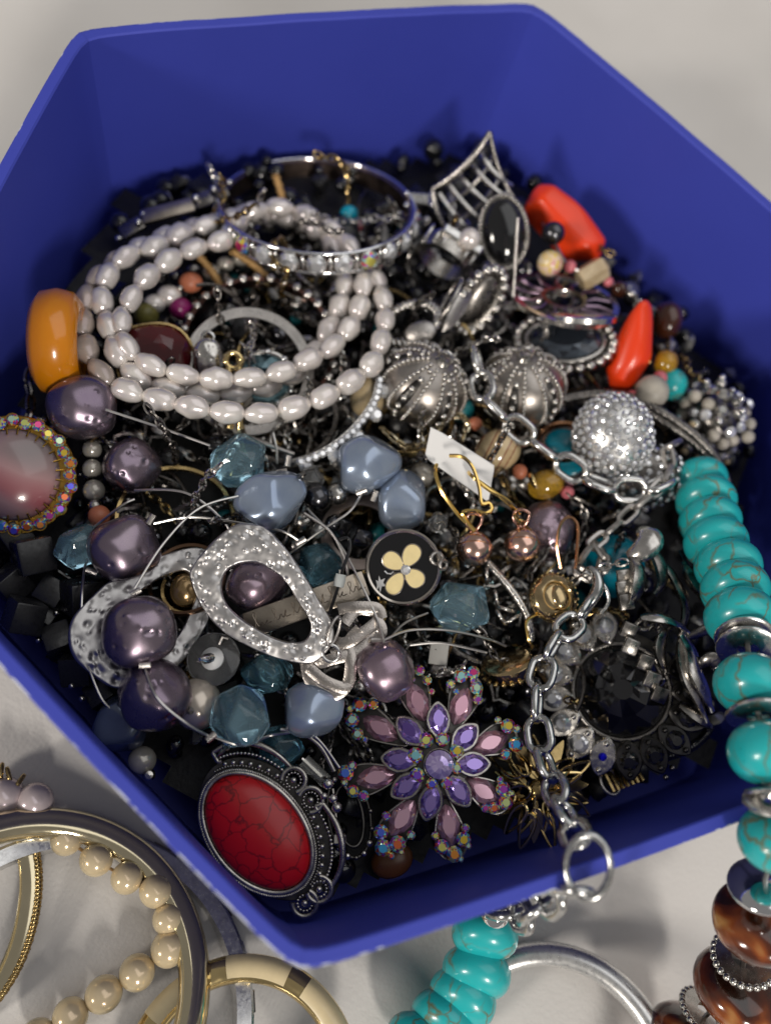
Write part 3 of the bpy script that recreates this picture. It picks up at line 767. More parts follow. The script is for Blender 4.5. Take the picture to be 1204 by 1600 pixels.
for i, (a, b, z, k, d, st) in enumerate(STR):
    t = sp[min(i + 1, len(sp) - 1)] - sp[max(i - 1, 0)]
    D = SC(a, b, z) * d
    me, ma, nm = {'r': (RONDE, TURQ, 'turquoise_bead'), 'o': (OVALB, TURQ, 'turquoise_bead'), 'd': (DISC, SILVER, 'disc_spacer'), 'c': (shared('dome_spacer', lambda: lathe(ronde_prof(0.13, 2.0), 36, angle=None)), BRIGHT, 'dome_spacer'), 't': (shared('tort_bead', lambda: lathe(ronde_prof(0.33, 2.3), 36, angle=None)), TORT, 'tortoiseshell_bead'), 'b': (BEADED, ANTIQ_L, 'beaded_spacer')}[k]
    rr = random.Random(i)
    t2 = t.normalized() + Vector((rr.uniform(-.1, .1), rr.uniform(-.1, .1), rr.uniform(-.08, .08)))
    obj(nm, me, ma, tq, worldM=ALIGN(sp[i], t2, (D, D, D * st), i * 40))
LOW = [(757, 1462, -52, 104), (744, 1520, -56, 108), (722, 1560, -58, 108), (690, 1596, -59, 104), (650, 1632, -60, 104)]
lp = [P3(a, b, z) for a, b, z, _ in LOW]
for i, (a, b, z, d) in enumerate(LOW):
    t = lp[min(i + 1, 4)] - lp[max(i - 1, 0)]; D = SC(a, b, z) * d
    obj('turquoise_bead', RONDE, TURQ, tq, worldM=ALIGN(lp[i], t.normalized() * 0.75 - CF * 0.75, (D, D, D * 1.12), i * 70))
obj('thread', tube(cat(sp, 80), 0.0006, 6), STEELW, tq, worldM=Matrix.Identity(4))
obj('thread', tube(cat(lp, 20), 0.0006, 6), STEELW, tq, worldM=Matrix.Identity(4))
obj('bead_cap', shared('bead_cap', lambda: lathe([(0.1, 0.3), (0.3, 0.22), (0.45, 0.02), (0.5, -0.2), (0.44, -0.2), (0.36, 0)], 20)), BRIGHT, tq, worldM=ALIGN(P3(775, 1424, -40), P3(790, 1405, -36) - P3(757, 1462, -52), SC(775, 1424, -40) * 46))
# the chain of the necklace, from the clasp in the heap across the rim
MAIN = [(926, 935, -25), (905, 965, -24), (880, 985, -23), (856, 1020, -22.5), (843, 1060, -22), (836, 1105, -22), (842, 1150, -22), (850, 1190, -20), (862, 1225, -16), (880, 1262, -10), (897, 1300, -4), (905, 1320, 0.5)]
chain(tq, MAIN, 0.0100, LINK, CHAIN_S, seed=4, tilt=30)
big = shared('ring_link', lambda: tube([(math.cos(a * 0.2244) * 0.40, math.sin(a * 0.2244) * 0.45, 0) for a in range(28)], 0.065, 8, True))
obj('ring_link', big, CHAIN_S, tq, worldM=FR(918, 1354, 3.6, -8, 10, 8) @ Matrix.Diagonal((86, 104, 96, 1)))
chain(tq, [(915, 1394, 2), (880, 1388, -3), (852, 1404, -9), (836, 1430, -17), (806, 1430, -26), (778, 1424, -36)], 0.0112, LINK, CHAIN_S, seed=5, tilt=40)
# lobster clasp
cl_ = [(0, 40, 0), (14, 30, 2), (20, 8, 3), (12, -18, 3), (2, -36, 2)]
obj('clasp', tube(cat(cl_, 24), lambda t: 4 + 6 * math.sin(math.pi * t), 8), CHAIN_S, tq, worldM=FR(910, 925, -24, -18))
obj('clasp', tube(cat([(0, 38, 0), (-16, 26, 0), (-20, 4, 1), (-12, -16, 2), (0, -30, 2)], 20), 3.4, 8), CHAIN_S, tq, worldM=FR(925, 922, -24, -160))

# ------------------------------------------------------------------ bangles and strands on the cloth beside the box
def ring_path(R, n=90, ry=None): return [(R * math.cos(2 * math.pi * i / n), (ry or R) * math.sin(2 * math.pi * i / n), 0) for i in range(n)]
b1 = thing('gold_bangle', 'thick polished pale gold bangle lying on the cloth at lower left', 'bangle', FR(48, 1548, -50, 0, -12, 8))
obj('band', lathe([(262 + 27 * math.cos(a), 24 * math.sin(a)) for a in [2 * math.pi * k / 16 for k in range(16)]], 128, True, angle=None), PALEGOLD, b1)
b2 = thing('silver_band_bangle', 'flat silver bangle with chequered edge behind the gold bangle', 'bangle', FR(102, 1606, -58, 0, -4, 4))
obj('band', lathe([(268, -17), (292, -19), (296, -16), (297, 16), (292, 19), (268, 17)], 128, True, angle=25), SILVER, b2)
for k in range(24):
    a = math.radians(-30 + k * 7.5)
    if k % 2: obj('edge_plate', shared('edge_plate', lambda: hull([(x, y, z) for x in (-1.2, 1.2) for y in (-17, 17) for z in (-15, 15)], 0.8, 1)), DARKM if k % 4 == 1 else BRIGHT, b2, R_('Z', math.degrees(a)) @ T(298.5, 0, 0))
b3 = thing('enamel_bangle', 'gold bangle with cream enamel panels below the box corner', 'bangle', FR(372, 1708, -60, 0, 6, -8))
obj('band', lathe([(172 + 22 * math.cos(a), 20 * math.sin(a)) for a in [2 * math.pi * k / 16 for k in range(16)]], 112, True, angle=None), GOLD, b3)
for k in range(8):
    a0 = k * 45 + 12 + 10
    obj('enamel_panel', lathe([(172 + 23 * math.cos(a), 21.2 * math.sin(a)) for a in [math.radians(q) for q in (25, 45, 65, 85, 105, 125)]] + [(172 + 12 * math.cos(a), 12 * math.sin(a)) for a in [math.radians(q) for q in (125, 25)]], 12, True, a0, a0 + 34), CREAM2, b3)
b4 = thing('silver_bangle', 'bright silver bangle lying on the cloth beside the turquoise beads', 'bangle', FR(862, 1692, -64, 0, 8, 0))
obj('band', lathe([(160, -12), (161, 8), (172, 15), (188, 14), (197, 4), (198, -12), (182, -16)], 120, True, angle=60), PLATE_S, b4)

lp_ = thing('cream_pearl_strand', 'strand of cream pearls curling inside the gold bangle', 'necklace', base_at(P3(200, 1380, -67)))
CP = [(30, 1268), (66, 1290), (104, 1312), (150, 1344), (198, 1372), (243, 1393), (263, 1436), (264, 1482), (214, 1520), (162, 1554), (110, 1588), (58, 1622)]
cpw = [P3(a, b, -64.5) for a, b in CP]
for i, p in enumerate(cpw):
    D = SC(*CP[i], -64.5) * (50 + (i > 6) * 6)
    obj('pearl', ROUND, CREAMP, lp_, worldM=ALIGN(p, cpw[min(i + 1, len(cpw) - 1)] - cpw[max(0, i - 1)], (D, D, D * (0.98 + 0.06 * (i % 2)))))
obj('thread', tube(cat(cpw, 60), 0.0004, 6), CORD, lp_, worldM=Matrix.Identity(4))

ll = thing('lilac_pearl_strand', 'pair of lilac pearls with dark gold links at the left edge', 'necklace', base_at(P3(20, 1245, -66)))
for a, b, d in ((8, 1246, 62), (54, 1252, 58), (-44, 1244, 60)):
    obj('pearl', ROUND, LILACP, ll, worldM=FR(a, b, -63) @ Matrix.Scale(d, 4))
for a, b, an in ((14, 1212, 20), (30, 1222, -30), (2, 1206, 0)):
    obj('link', link_mesh(0.7, 0.12), OLDGOLD, ll, worldM=FR(a, b, -62, an, 70) @ Matrix.Scale(30, 4))
gb = thing('gold_rope_bangle', 'thin gold hoop edged with rope chain at the left edge', 'bangle', base_at(P3(50, 1430, -66)))
arc = [(46, 1296, -64), (58, 1340, -64), (60, 1396, -64.5), (48, 1462, -65), (22, 1524, -65.5), (-20, 1580, -66), (-80, 1620, -66)]
arc_in = [(a - 16, b + 2, z) for a, b, z in arc]
obj('rope_edge', rope(cat(pts3(arc), 140), 0.0010, 2, 28, 6), OLDGOLD, gb, worldM=Matrix.Identity(4))
obj('band', tube(cat(pts3(arc_in), 60), 0.0022, 10, flat=0.35, up=Vector((0, 0, 1))), PALEGOLD, gb, worldM=Matrix.Identity(4))
def ell(rx, ry, n=60, z=0): return [(rx * math.cos(2 * math.pi * i / n), ry * math.sin(2 * math.pi * i / n), z) for i in range(n)]
# ------------------------------------------------------------------ three freshwater pearl bracelets
LOOPS = {
 'A': [(130, 505, -30), (138, 460, -32), (160, 425, -34), (200, 396, -36), (245, 376, -38), (300, 358, -39), (350, 343, -40), (400, 333, -41), (450, 335, -41), (492, 346, -40), (535, 380, -38), (580, 425, -34), (597, 465, -31), (601, 503, -28), (592, 543, -26), (579, 570, -25), (552, 593, -24), (521, 612, -24), (483, 629, -24), (439, 641, -24), (391, 647, -24), (343, 642, -24), (297, 635, -24), (252, 624, -25), (206, 612, -26), (170, 595, -27), (145, 565, -28), (133, 538, -29)],
 'B': [(346, 376, -33), (306, 387, -33), (269, 404, -32), (241, 422, -31), (215, 449, -30), (198, 481, -29), (188, 510, -28), (202, 548, -27), (239, 572, -26), (280, 584, -26), (322, 591, -26), (376, 591, -26), (430, 583, -26), (473, 566, -27), (512, 546, -28), (541, 519, -29), (558, 489, -30), (566, 457, -31), (566, 424, -33), (552, 392, -35), (528, 366, -37), (490, 342, -38), (450, 326, -38), (408, 326, -37), (374, 348, -35)],
 'C': [(322, 352, -36), (282, 366, -35), (245, 384, -34), (208, 396, -33), (182, 412, -32), (163, 445, -31), (160, 488, -30), (173, 517, -29), (181, 547, -28), (198, 578, -28), (238, 600, -29), (298, 613, -30), (350, 616, -31), (396, 608, -32), (446, 592, -33), (484, 558, -34), (508, 524, -33), (524, 494, -33), (536, 462, -34), (538, 430, -36), (528, 402, -38), (508, 374, -40), (474, 350, -41), (428, 338, -41), (375, 338, -38)]}
LBL = {'A': 'outermost white freshwater pearl bracelet, lowest arc of the three loops', 'B': 'innermost white freshwater pearl bracelet, upper arc of the three loops', 'C': 'middle white freshwater pearl bracelet half hidden between the other two loops'}
for key, ctrl in LOOPS.items():
    c = pts3(ctrl); Lp = 0.0084; n = int(clen(c, True) / Lp); ps = cat(c, n, True)
    br = thing('pearl_bracelet', LBL[key], 'bracelet', base_at(min(ps, key=lambda p: p.z)), 'freshwater pearl bracelets')
    rr = random.Random(ord(key))
    for i, p in enumerate(ps):
        t = ps[(i + 1) % n] - ps[i - 1]; L = clen(c, True) / n
        s = rr.uniform(0.94, 1.06)
        dusk = key == 'A' and (i < 4 or i > n - 3)
        obj('pearl', PEARLS[rr.randrange(5)], PEARL_D if dusk else PEARL, br, worldM=ALIGN(p, t, (L * s, L * s * rr.uniform(.93, 1.05), L * 0.99), rr.uniform(0, 360)))
    obj('elastic', tube(cat(c, 90, True), 0.0004, 5, True), CLEAR, br, worldM=Matrix.Identity(4))

# ------------------------------------------------------------------ rhinestone bangle leaning at the back
M = FR(496, 331, -38, -3, -62, 0)
rb = thing('rhinestone_bangle', 'silver bangle set with a row of round clear rhinestones, leaning at the back', 'bangle', M)
RB = 148
obj('band', lathe([(RB - 7, -13), (RB - 2, -14), (RB - 1, 14), (RB - 6, 13)], 96, True), mat('bangle inner band', (0.34, 0.25, 0.21), 1.0, 0.3, var=0.4), rb)
nst = 24
for k in range(nst):
    a = 360 * k / nst
    lm = R_('Z', a) @ T(RB + 3, 0, 0) @ R_('Y', 90)
    st = obj('stone_setting', shared('stone_setting', lambda: lathe([(8, -8), (15, -1), (16, 3), (14.5, 4.6), (13, 2), (6, -2)], 16)), SILVER, rb, lm)
    obj('rhinestone', shared('bangle_stone', lambda: gem(circ(15, 10), 7.5, 0.5, 3)), RHINE if k % 5 else AURORA, st, T(0, 0, 2.2))
    obj('prong_bar', shared('prong_bar', lambda: ball(4.5, 4.5, 13, 8, 6)), SILVER, rb, R_('Z', a + 180 / nst) @ T(RB + 5, 0, 0))
for hz in (-15, 15): obj('edge_wire', tube(ell(RB + 2, RB + 2, 96, hz), 3.2, 8, True), BRIGHT, rb)
obj('connector', hull([(x, y, z) for x in (-17, 17) for y in (-9, 9) for z in (-4, 4)], 2, 1), SILVER, rb, worldM=FR(655, 311, -36, -4, -20))
for xx in (-20, 20):
    for yy in (-9, 9): obj('bead_stud', GRAN, BRIGHT, rb, worldM=FR(655 + xx, 311 - yy, -35) @ Matrix.Scale(10, 4))

# ------------------------------------------------------------------ openwork filigree ring
M = FR(742, 330, -33, 0, 0, 0)
fg = thing('filigree_ring', 'antique silver openwork saddle ring with pointed tip by the back wall', 'ring', M)
def L2(px, py): return (px - 742, 330 - py)
tip, lft, rgt, bot = L2(760, 218), L2(676, 297), L2(806, 318), L2(742, 395)
def bow(p, q, k, zmid, n=14):
    p = Vector((*p, 0)) if len(p) == 2 else Vector(p); q = Vector((*q, 0)) if len(q) == 2 else Vector(q)
    d = q - p; nn = Vector((-d.y, d.x, 0)).normalized(); return [p.lerp(q, t / (n - 1)) + nn * (k * 4 * (t / (n - 1)) * (1 - t / (n - 1))) + Vector((0, 0, zmid * 4 * (t / (n - 1)) * (1 - t / (n - 1)))) for t in range(n)]
tp3 = (*tip, 26); 
obj('rim', tube(bow(tp3, (*lft, 6), 9, 4), lambda t: 4.2 + 3.0 * t * (1 - t) * 2, 8), ANTIQ, fg)
obj('rim', tube(bow(tp3, (*rgt, 2), -7, 0), lambda t: 3.5 + 2.0 * t * (1 - t), 8), GUN, fg)
obj('rim', tube(bow((*lft, 6), (*bot, -12), -16, 8), 3.6, 8), ANTIQ, fg)
obj('rim', tube(bow((*rgt, 2), (*bot, -12), 14, 4), 3.6, 8), ANTIQ, fg)
for (a, b), (c, d), zb in [((700, 290), (786, 366), 10), ((718, 279), (799, 340), 14), ((736, 263), (805, 318), 16), ((686, 304), (768, 384), 6), ((748, 246), (796, 292), 14)]:
    obj('lattice_bar', tube(bow((*L2(a, b), 8), (*L2(c, d), 2), -6, zb), 3.8, 6), ANTIQ_L, fg)
for (a, b), (c, d), zb in [((768, 248), (702, 318), 12), ((779, 276), (716, 344), 12), ((790, 300), (732, 366), 10), ((801, 326), (752, 386), 8)]:
    obj('lattice_bar', tube(bow((*L2(a, b), 8), (*L2(c, d), 4), 8, zb), 3.6, 6), ANTIQ, fg)

# ------------------------------------------------------------------ black oval ring with a pin in front
def cab(rx, ry, h, nu=40, nv=8):
    m = MB(); m.angle = None; vs = []
    for j in range(nv):
        t = j / nv * math.pi / 2
        vs += [(rx * math.cos(t) * math.cos(2 * math.pi * i / nu), ry * math.cos(t) * math.sin(2 * math.pi * i / nu), h * math.sin(t)) for i in range(nu)]
    vs.append((0, 0, h)); fs = []
    for j in range(nv - 1): fs += [(j * nu + i, j * nu + (i + 1) % nu, (j + 1) * nu + (i + 1) % nu, (j + 1) * nu + i) for i in range(nu)]
    fs += [((nv - 1) * nu + i, (nv - 1) * nu + (i + 1) % nu, nv * nu) for i in range(nu)]
    m.add(vs, fs); return m
bo = thing('black_oval_ring', 'oval black stone in a twisted silver rope bezel by the orange beads', 'ring', FR(787, 362, -26, 8, -8, 10))
obj('stone', cab(33, 50, 18), BLACK, bo)
obj('back_plate', plate([(p[0], p[1]) for p in ell(37, 54, 40)], 6), GUN, bo, T(0, 0, -4))
obj('rope_bezel', rope(ell(37, 55, 120), 3.6, 2, 34, 6, True), ANTIQ, bo)
pn = thing('silver_pin', 'straight silver pin standing in front of the black oval stone', 'pin', FR(805, 405, -20, -1, 8))
obj('shaft', tube([(0, 62, 0), (0, 0, 0), (0, -62, 0)], 3.0, 8), SATIN, pn)

# ------------------------------------------------------------------ orange and mixed bead bracelet along the right wall
mb = thing('orange_bead_bracelet', 'bracelet of chunky orange resin beads and mixed glass beads against the right wall', 'bracelet', base_at(P3(960, 480, -40)))
def poly3(px, py, z, pts, bev, material, name='bead', seg=3):
    M = FR(px, py, z); obj(name, hull([(a - px, py - b, c) for a, b, c in pts], bev, seg, True, 35), material, mb, worldM=M)
poly3(880, 348, -30, [(836, 290, 0), (862, 291, 4), (905, 320, 4), (947, 372, 4), (938, 404, 2), (905, 406, 0), (816, 340, 2), (818, 322, 10), (846, 312, 26), (920, 382, 26), (880, 400, 14), (850, 296, -30), (945, 380, -30), (900, 408, -30), (818, 335, -30)], 7, ORANGE, 'orange_bead')
poly3(985, 540, -26, [(1002, 466, 0), (1016, 478, 0), (1018, 560, 0), (990, 612, 2), (958, 612, 0), (948, 575, 4), (972, 500, 4), (995, 474, 16), (1000, 555, 22), (960, 580, 20), (975, 600, 12), (1005, 480, -30), (1015, 560, -30), (960, 605, -30), (955, 580, -26)], 6, ORANGE, 'orange_bead')
for a, b, z, d, me, ma, nm, an, st in [
  (864, 364, -23, 36, ROUND, HEMA, 'silver_bead', 0, 1), (859, 411, -24, 40, ROUND, FLORAL, 'flower_bead', 0, 1), (890, 416, -26, 20, ROUND, PINKB, 'pink_bead', 0, 1),
  (925, 427, -27, 38, shared('cyl_bead', lambda: lathe([(0, -0.6), (0.42, -0.6), (0.5, -0.5), (0.5, 0.5), (0.42, 0.6), (0, 0.6)], 6, angle=30)), BEIGEB, 'beige_tube_bead', 60, 1),
  (950, 440, -28, 16, ROUND, PINKB, 'pink_bead', 0, 1), (968, 452, -29, 26, ROUND, BROWNB, 'brown_bead', 0, 1), (986, 462, -29, 26, RONDE, ANTIQ_L, 'silver_spacer', 40, 1), (1042, 500, -30, 46, OVALB, BROWNB, 'brown_bead', 10, 1.5),
  (1040, 566, -28, 36, OVALB, AMBERG, 'gold_glass_bead', 15, 1.3), (1031, 590, -27, 22, ROUND, PINKB, 'pink_bead', 0, 1), (1018, 612, -25, 52, ROUND, STONEB, 'cream_bead', 0, 1),
  (1048, 600, -31, 50, ROUND, TURQ, 'turquoise_bead', 0, 1), (988, 622, -28, 26, ROUND, PINKB, 'pink_bead', 0, 1), (1046, 540, -33, 22, ROUND, GUN, 'dark_bead', 0, 1), (1030, 545, -33, 22, ROUND, DARKM, 'dark_bead', 0, 1)]:
    D = SC(a, b, z) * d; tv = (CR * math.sin(math.radians(an)) + CU * math.cos(math.radians(an)))
    obj(nm, me, ma, mb, worldM=ALIGN(P3(a, b, z), tv, (D, D, D * st), 20))
obj('thread', tube(cat(pts3([(835, 330, -34), (864, 375, -26), (890, 416, -26), (950, 440, -28), (1000, 470, -31), (1040, 500, -31), (1046, 560, -31), (1018, 612, -27), (975, 625, -28)]), 60), 0.0005, 6), STEELW, mb, worldM=Matrix.Identity(4))

# spoke disc: openwork silver disc seen nearly edge on
sd = thing('openwork_disc_earring', 'thin silver openwork disc with spokes lying edge-on below the floral bead', 'earring', FR(880, 468, -28, -14, -66))
obj('rim', lathe([(78, -4), (86, -4), (87, 4), (78, 4)], 72, True), SILVER, sd)
obj('rim', lathe([(30, -3), (36, -3), (36, 3), (30, 3)], 40, True), GUN, sd)
for k in range(14):
    a = 360 * k / 14; obj('spoke', tube([(34, -3, 0), (55, 7, 0), (79, 0, 0)], 2.6, 6), mat('violet enamel metal', (0.35, 0.25, 0.33), 1.0, 0.3) if k == 0 else bpy.data.materials['violet enamel metal'], sd, R_('Z', a))
se = thing('silver_coin_earring', 'smooth silver disc earring lying edge-on over the beaded black stone', 'earring', FR(905, 494, -25, -4, -83))
obj('disc', lathe([(0, -6), (54, -6), (58, -4), (58, 4), (54, 6), (0, 6)], 56), SILVER, se)
ob = thing('beaded_black_ring', 'dark oval stone framed by silver beads under the silver disc', 'ring', FR(882, 532, -31, -3, -42))
obj('stone', gem(circ(56, 16, 0, 40), 12, 0.6, 20), NAVYST, ob, T(0, 0, 4))
obj('bezel', tube(ell(59, 43), 5, 8, True), ANTIQ_L, ob)
obj('back_plate', plate([(p[0], p[1]) for p in ell(74, 58, 48)], 8), OXID, ob, T(0, 0, -8))
for k in range(26):
    a = 2 * math.pi * k / 26; obj('border_bead', GRAN, ANTIQ_L, ob, T(74 * math.cos(a), 58 * math.sin(a), 0) @ Matrix.Scale(17, 4))

# ------------------------------------------------------------------ melon shaped silver earrings
def melon(px, py, z, ang, tx, R, label):
    M = FR(px, py, z, ang, tx); t = thing('dotted_dome_earring', label, 'earring', M, 'dotted silver dome earrings')
    obj('dome', ball(R, R, R * 0.86, 48, 32, lambda v: v * (1 - 0.0 * abs(v.z))), mat('melon silver', (0.46, 0.42, 0.385), 1.0, 0.36, var=0.25, rvar=0.06, vscale=250) if 'melon silver' not in bpy.data.materials else bpy.data.materials['melon silver'], t)
    def on(lon, lat, h=0):
        c = math.cos(lat); r = R + h
        return Vector((r * c * math.cos(lon), r * c * math.sin(lon), (R * 0.86 + h) * math.sin(lat)))
    for k in range(6):
        lon0 = math.radians(60 * k + 20)
        groove = MB(); groove.angle = None
        groove.join(tube([on(lon0, math.radians(q), -R * 0.115) for q in range(-50, 71, 8)], lambda t_: R * 0.155 * math.sin(math.pi * (0.1 + 0.8 * t_)) + 1, 8))
        obj('groove', groove, OXID, t)
        big_ = MB(); big_.angle = None
        for q in range(-40, 75, 17):
            rr_ = R * 0.085 * math.cos(math.radians(q)) ** 0.35
            big_.join(ball(rr_, nu=12, nv=8), Matrix.Translation(on(lon0, math.radians(q), rr_ * 0.4)))
        obj('large_bead_row', big_, ANTIQ_L, t)
        for dl in (-15, 15):
            sm = MB(); sm.angle = None; q = -56
            while q < 74:
                la = math.radians(q); r_ = R * 0.052
                sm.join(ball(r_, nu=8, nv=6), Matrix.Translation(on(lon0 + math.radians(dl) , la, r_ * 0.5))); q += 6.6
            obj('small_bead_row', sm, ANTIQ_L, t)
    obj('cap', lathe([(0, 6), (R * .13, 4), (R * .2, -2), (R * .24, -8)], 16), ANTIQ, t, T(0, 0, R * 0.86))
    obj('loop', tube(ell(R * .16, R * .16, 16), R * .04, 6, True), ANTIQ_L, t, T(0, 0, R * 0.98) @ R_('X', 90))
    return t
melon(662, 602, -31, -38, -52, 68, 'dotted silver dome earring, left of the pair, touching the pearls')
melon(815, 604, -32, -4, -50, 66, 'dotted silver dome earring, right of the pair, under the beaded black stone')

# silver odds and ends between the bangle and the domes
wt = thing('ribbed_silver_ring', 'silver ring with ribbed shoulders and white pearl top behind the domes', 'ring', FR(700, 392, -31, -32, -30))
obj('band', lathe([(38, -14), (46, -14), (48, 0), (46, 14), (38, 14)], 48, True), ANTIQ, wt, R_('X', 90) @ T(0, -20, 0))
for k in range(7): obj('rib', tube([(-40 + k * 13, -12, 20), (-40 + k * 13, 0, 26), (-40 + k * 13, 12, 20)], 3, 6), ANTIQ_L, wt)
obj('collar', hull([(x, y, z) for x in (-34, 34) for y in (-7, 7) for z in (22, 32)], 2, 1), SILVER, wt, T(10, 14, 0))
obj('pearl', ROUND, PEARL, wt, T(18, 20, 30) @ Matrix.Scale(34, 4))
sr = thing('silver_leaf_ring', 'smooth silver leaf shaped ring standing among silver beads', 'ring', FR(712, 478, -26, -28, -20, 40))
obj('leaf', hull([(0, 52, 4), (12, 30, 8), (16, 0, 10), (10, -35, 6), (0, -50, 0), (-8, -30, 2), (-10, 10, 0), (0, 52, -2), (10, 0, -4), (0, -45, -4)], 4, 3), SATIN, sr)
obj('band', tube(ell(30, 40, 36), 4, 8, True), ANTIQ, sr, R_('Y', 60) @ T(0, 0, -14))
sb = thing('silver_ball_ring', 'antique silver ring with a row of silver balls around a dark stone', 'ring', FR(748, 470, -28, -30, 10, 35))
obj('stone', cab(24, 44, 10), GUN, sb)
obj('band', tube(ell(28, 50), 5, 8, True), ANTIQ, sb)
for k in range(18):
    a = 2 * math.pi * k / 18; obj('border_bead', GRAN, ANTIQ_L, sb, T(34 * math.cos(a), 55 * math.sin(a), 2) @ Matrix.Scale(17, 4))
s3 = thing('silver_rope_ring', 'twisted silver ring lying beside the pearl bracelets', 'ring', FR(640, 505, -30, 20, -40))
obj('band', rope(ell(46, 36, 110), 8, 2, 16, 6, True), ANTIQ_L, s3)
obj('shield', cab(26, 18, 9), SATIN, s3, T(10, -30, 6) @ R_('X', 30))
# bracelet strap behind the pearls
st_ = thing('silver_link_strap', 'silver strap of flat links behind the pearl bracelets at upper left', 'bracelet', base_at(P3(265, 340, -40)))
for k, (a, b, z, an, w) in enumerate([(206, 356, -42, 28, 40), (262, 330, -39, 14, 84), (318, 312, -38, 22, 30), (345, 300, -38, 20, 24)]):
    obj('link', hull([(x, y, zz_) for x in (-w / 2, w / 2) for y in (-13, 13) for zz_ in (-5, 5)], 4, 2), TAG if k == 1 else GUN, st_, worldM=FR(a, b, z, an, -35))
    for e in (-1, 1): obj('stud', GRAN, SILVER, st_, worldM=FR(a, b, z, an, -35) @ T(e * (w / 2 + 6), 8 * e, 4) @ Matrix.Scale(12, 4))
# ------------------------------------------------------------------ inside the pearl loops
sc_ = thing('scalloped_bangle', 'dark bangle edged with scalloped silver bumps inside the pearl loops', 'bangle', FR(405, 545, -40, 6, -24))
obj('band', lathe([(112, -12), (118, -12), (118, 12), (112, 12)], 90, True), mat('dark red brown metal', (0.10, 0.05, 0.04), 1.0, 0.3), sc_)
for k in range(34):
    a = 2 * math.pi * k / 34; obj('scallop', GRAN, ANTIQ_L, sc_, T(118 * math.cos(a), 118 * math.sin(a), 8) @ Matrix.Diagonal((16, 16, 13, 1)))
wr = thing('silver_hoop', 'plain brushed silver hoop lying inside the scalloped bangle', 'earring', FR(388, 580, -36, 0, -14))
obj('band', lathe([(86, -3), (101, -4), (103, 0), (101, 4), (86, 3)], 90, True), SATIN, wr)
bs = thing('blue_stone_pendant', 'pale blue cut stone in a silver setting under the pearl strands', 'pendant', FR(412, 592, -37, 10, 5))
obj('stone', gem(circ(42, 12, 0, 38), 16, 0.5, 20), BLUESTONE, bs); obj('bezel', tube(ell(45, 41), 5, 8, True), ANTIQ_L, bs)
for k in range(10): obj('claw', GRAN, BRIGHT, bs, T(46 * math.cos(k * .628), 42 * math.sin(k * .628), 4) @ Matrix.Scale(12, 4))
rg = thing('ruby_stone', 'dark ruby red oval glass stone under the left of the pearl loops', 'stone', FR(244, 566, -36, -38))
obj('cut_stone', gem(marq(66, 62, 14), 22, 0.5, 20), RUBY, rg); obj('bezel', tube([(p[0], p[1], 0) for p in marq(67, 63, 40)], 3, 6, True), OLDGOLD, rg)
for a, b, an, lb in ((327, 424, -56, 'short gold thread cord end inside the pearl loops, left one'), (391, 414, -38, 'gold thread cord end running under the rhinestone bangle, right one'), (438, 310, -80, 'gold thread cord end seen through the rhinestone bangle')):
    c = thing('gold_braid', lb, 'cord', FR(a, b, -38, an, 0)); obj('twist', rope([(-34 + q * 2.5, 3 * math.sin(q / 9), 0) for q in range(28)], 6.5, 3, 7, 6), CORD, c)
sm = thing('salmon_bead_strand', 'salmon bead beside small grey pearls inside the pearl loops', 'necklace', base_at(P3(298, 441, -40)))
for a, b, d, ma, nm in ((298, 441, 32, SALMON, 'salmon_bead'), (264, 462, 34, PEARL, 'pearl'), (242, 474, 30, PEARL, 'pearl'), (281, 450, 12, ANTIQ, 'spacer'), (330, 424, 24, GREYP, 'pearl'), (352, 412, 24, GREYP, 'pearl'), (376, 404, 24, GREYP, 'pearl'), (398, 404, 26, GREYP, 'pearl')):
    obj(nm, ROUND, ma, sm, worldM=FR(a, b, -40) @ Matrix.Diagonal((d * 1.15, d, d, 1)))
for a, b, d, ma, lb in ((228, 492, 40, GREENB, 'olive green bead inside the pearl loops'), (282, 482, 36, MAGENTA, 'dark magenta bead near the salmon bead'), (545, 335, 30, TURQ_P, 'small teal bead seen through the rhinestone bangle'), (556, 354, 22, PINKB, 'tiny red bead seen through the rhinestone bangle')):
    o = obj('bead', shared('loose_bead', lambda: ball(0.5, 0.5, 0.42, 18, 12)), ma, None, worldM=FR(a, b, -41, 30, 30) @ Matrix.Scale(d, 4)); o.name = 'loose_bead'; tag(o, lb, 'bead')
sx = thing('silver_scrap_charm', 'lumpy silver nugget charm inside the scalloped bangle', 'charm', FR(326, 560, -34)); obj('nugget', NUGS[1], ANTIQ_L, sx, Matrix.Diagonal((48, 60, 40, 1))); obj('loop', tube(ell(9, 9, 16), 2.5, 6, True), SILVER, sx, T(0, 32, 4))
gc = thing('gold_toggle', 'gold toggle loop with doubled gold bar hanging below the pearls', 'clasp', FR(366, 610, -33))
obj('loop', tube(ell(12, 12, 20), 5, 8, True), GOLD, gc, T(0, 46, 0))
for dx in (-8, 8): obj('bar', tube([(dx, 36, 0), (dx * 0.9, 0, 2), (dx, -60, 0)], 6, 8), GOLD, gc)
rh = thing('rhinestone_hoop', 'slim silver hoop studded with tiny rhinestones curving below the pearls', 'earring', base_at(P3(560, 660, -33)))
hp = cat(pts3([(592, 585, -29), (584, 625, -28), (560, 662, -28), (528, 692, -29), (490, 714, -30), (448, 726, -32)]), 60)
obj('band', tube(hp, 0.0013, 8, flat=0.6), ANTIQ_L, rh, worldM=Matrix.Identity(4))
for k in range(1, 19):
    p = hp[k * 3]; obj('rhinestone', BRILL_HI, RHINE, rh, worldM=ALIGN(p - CF * 0.0010 + CR * 0.0004, -CF + CR * 0.3, 0.0024))
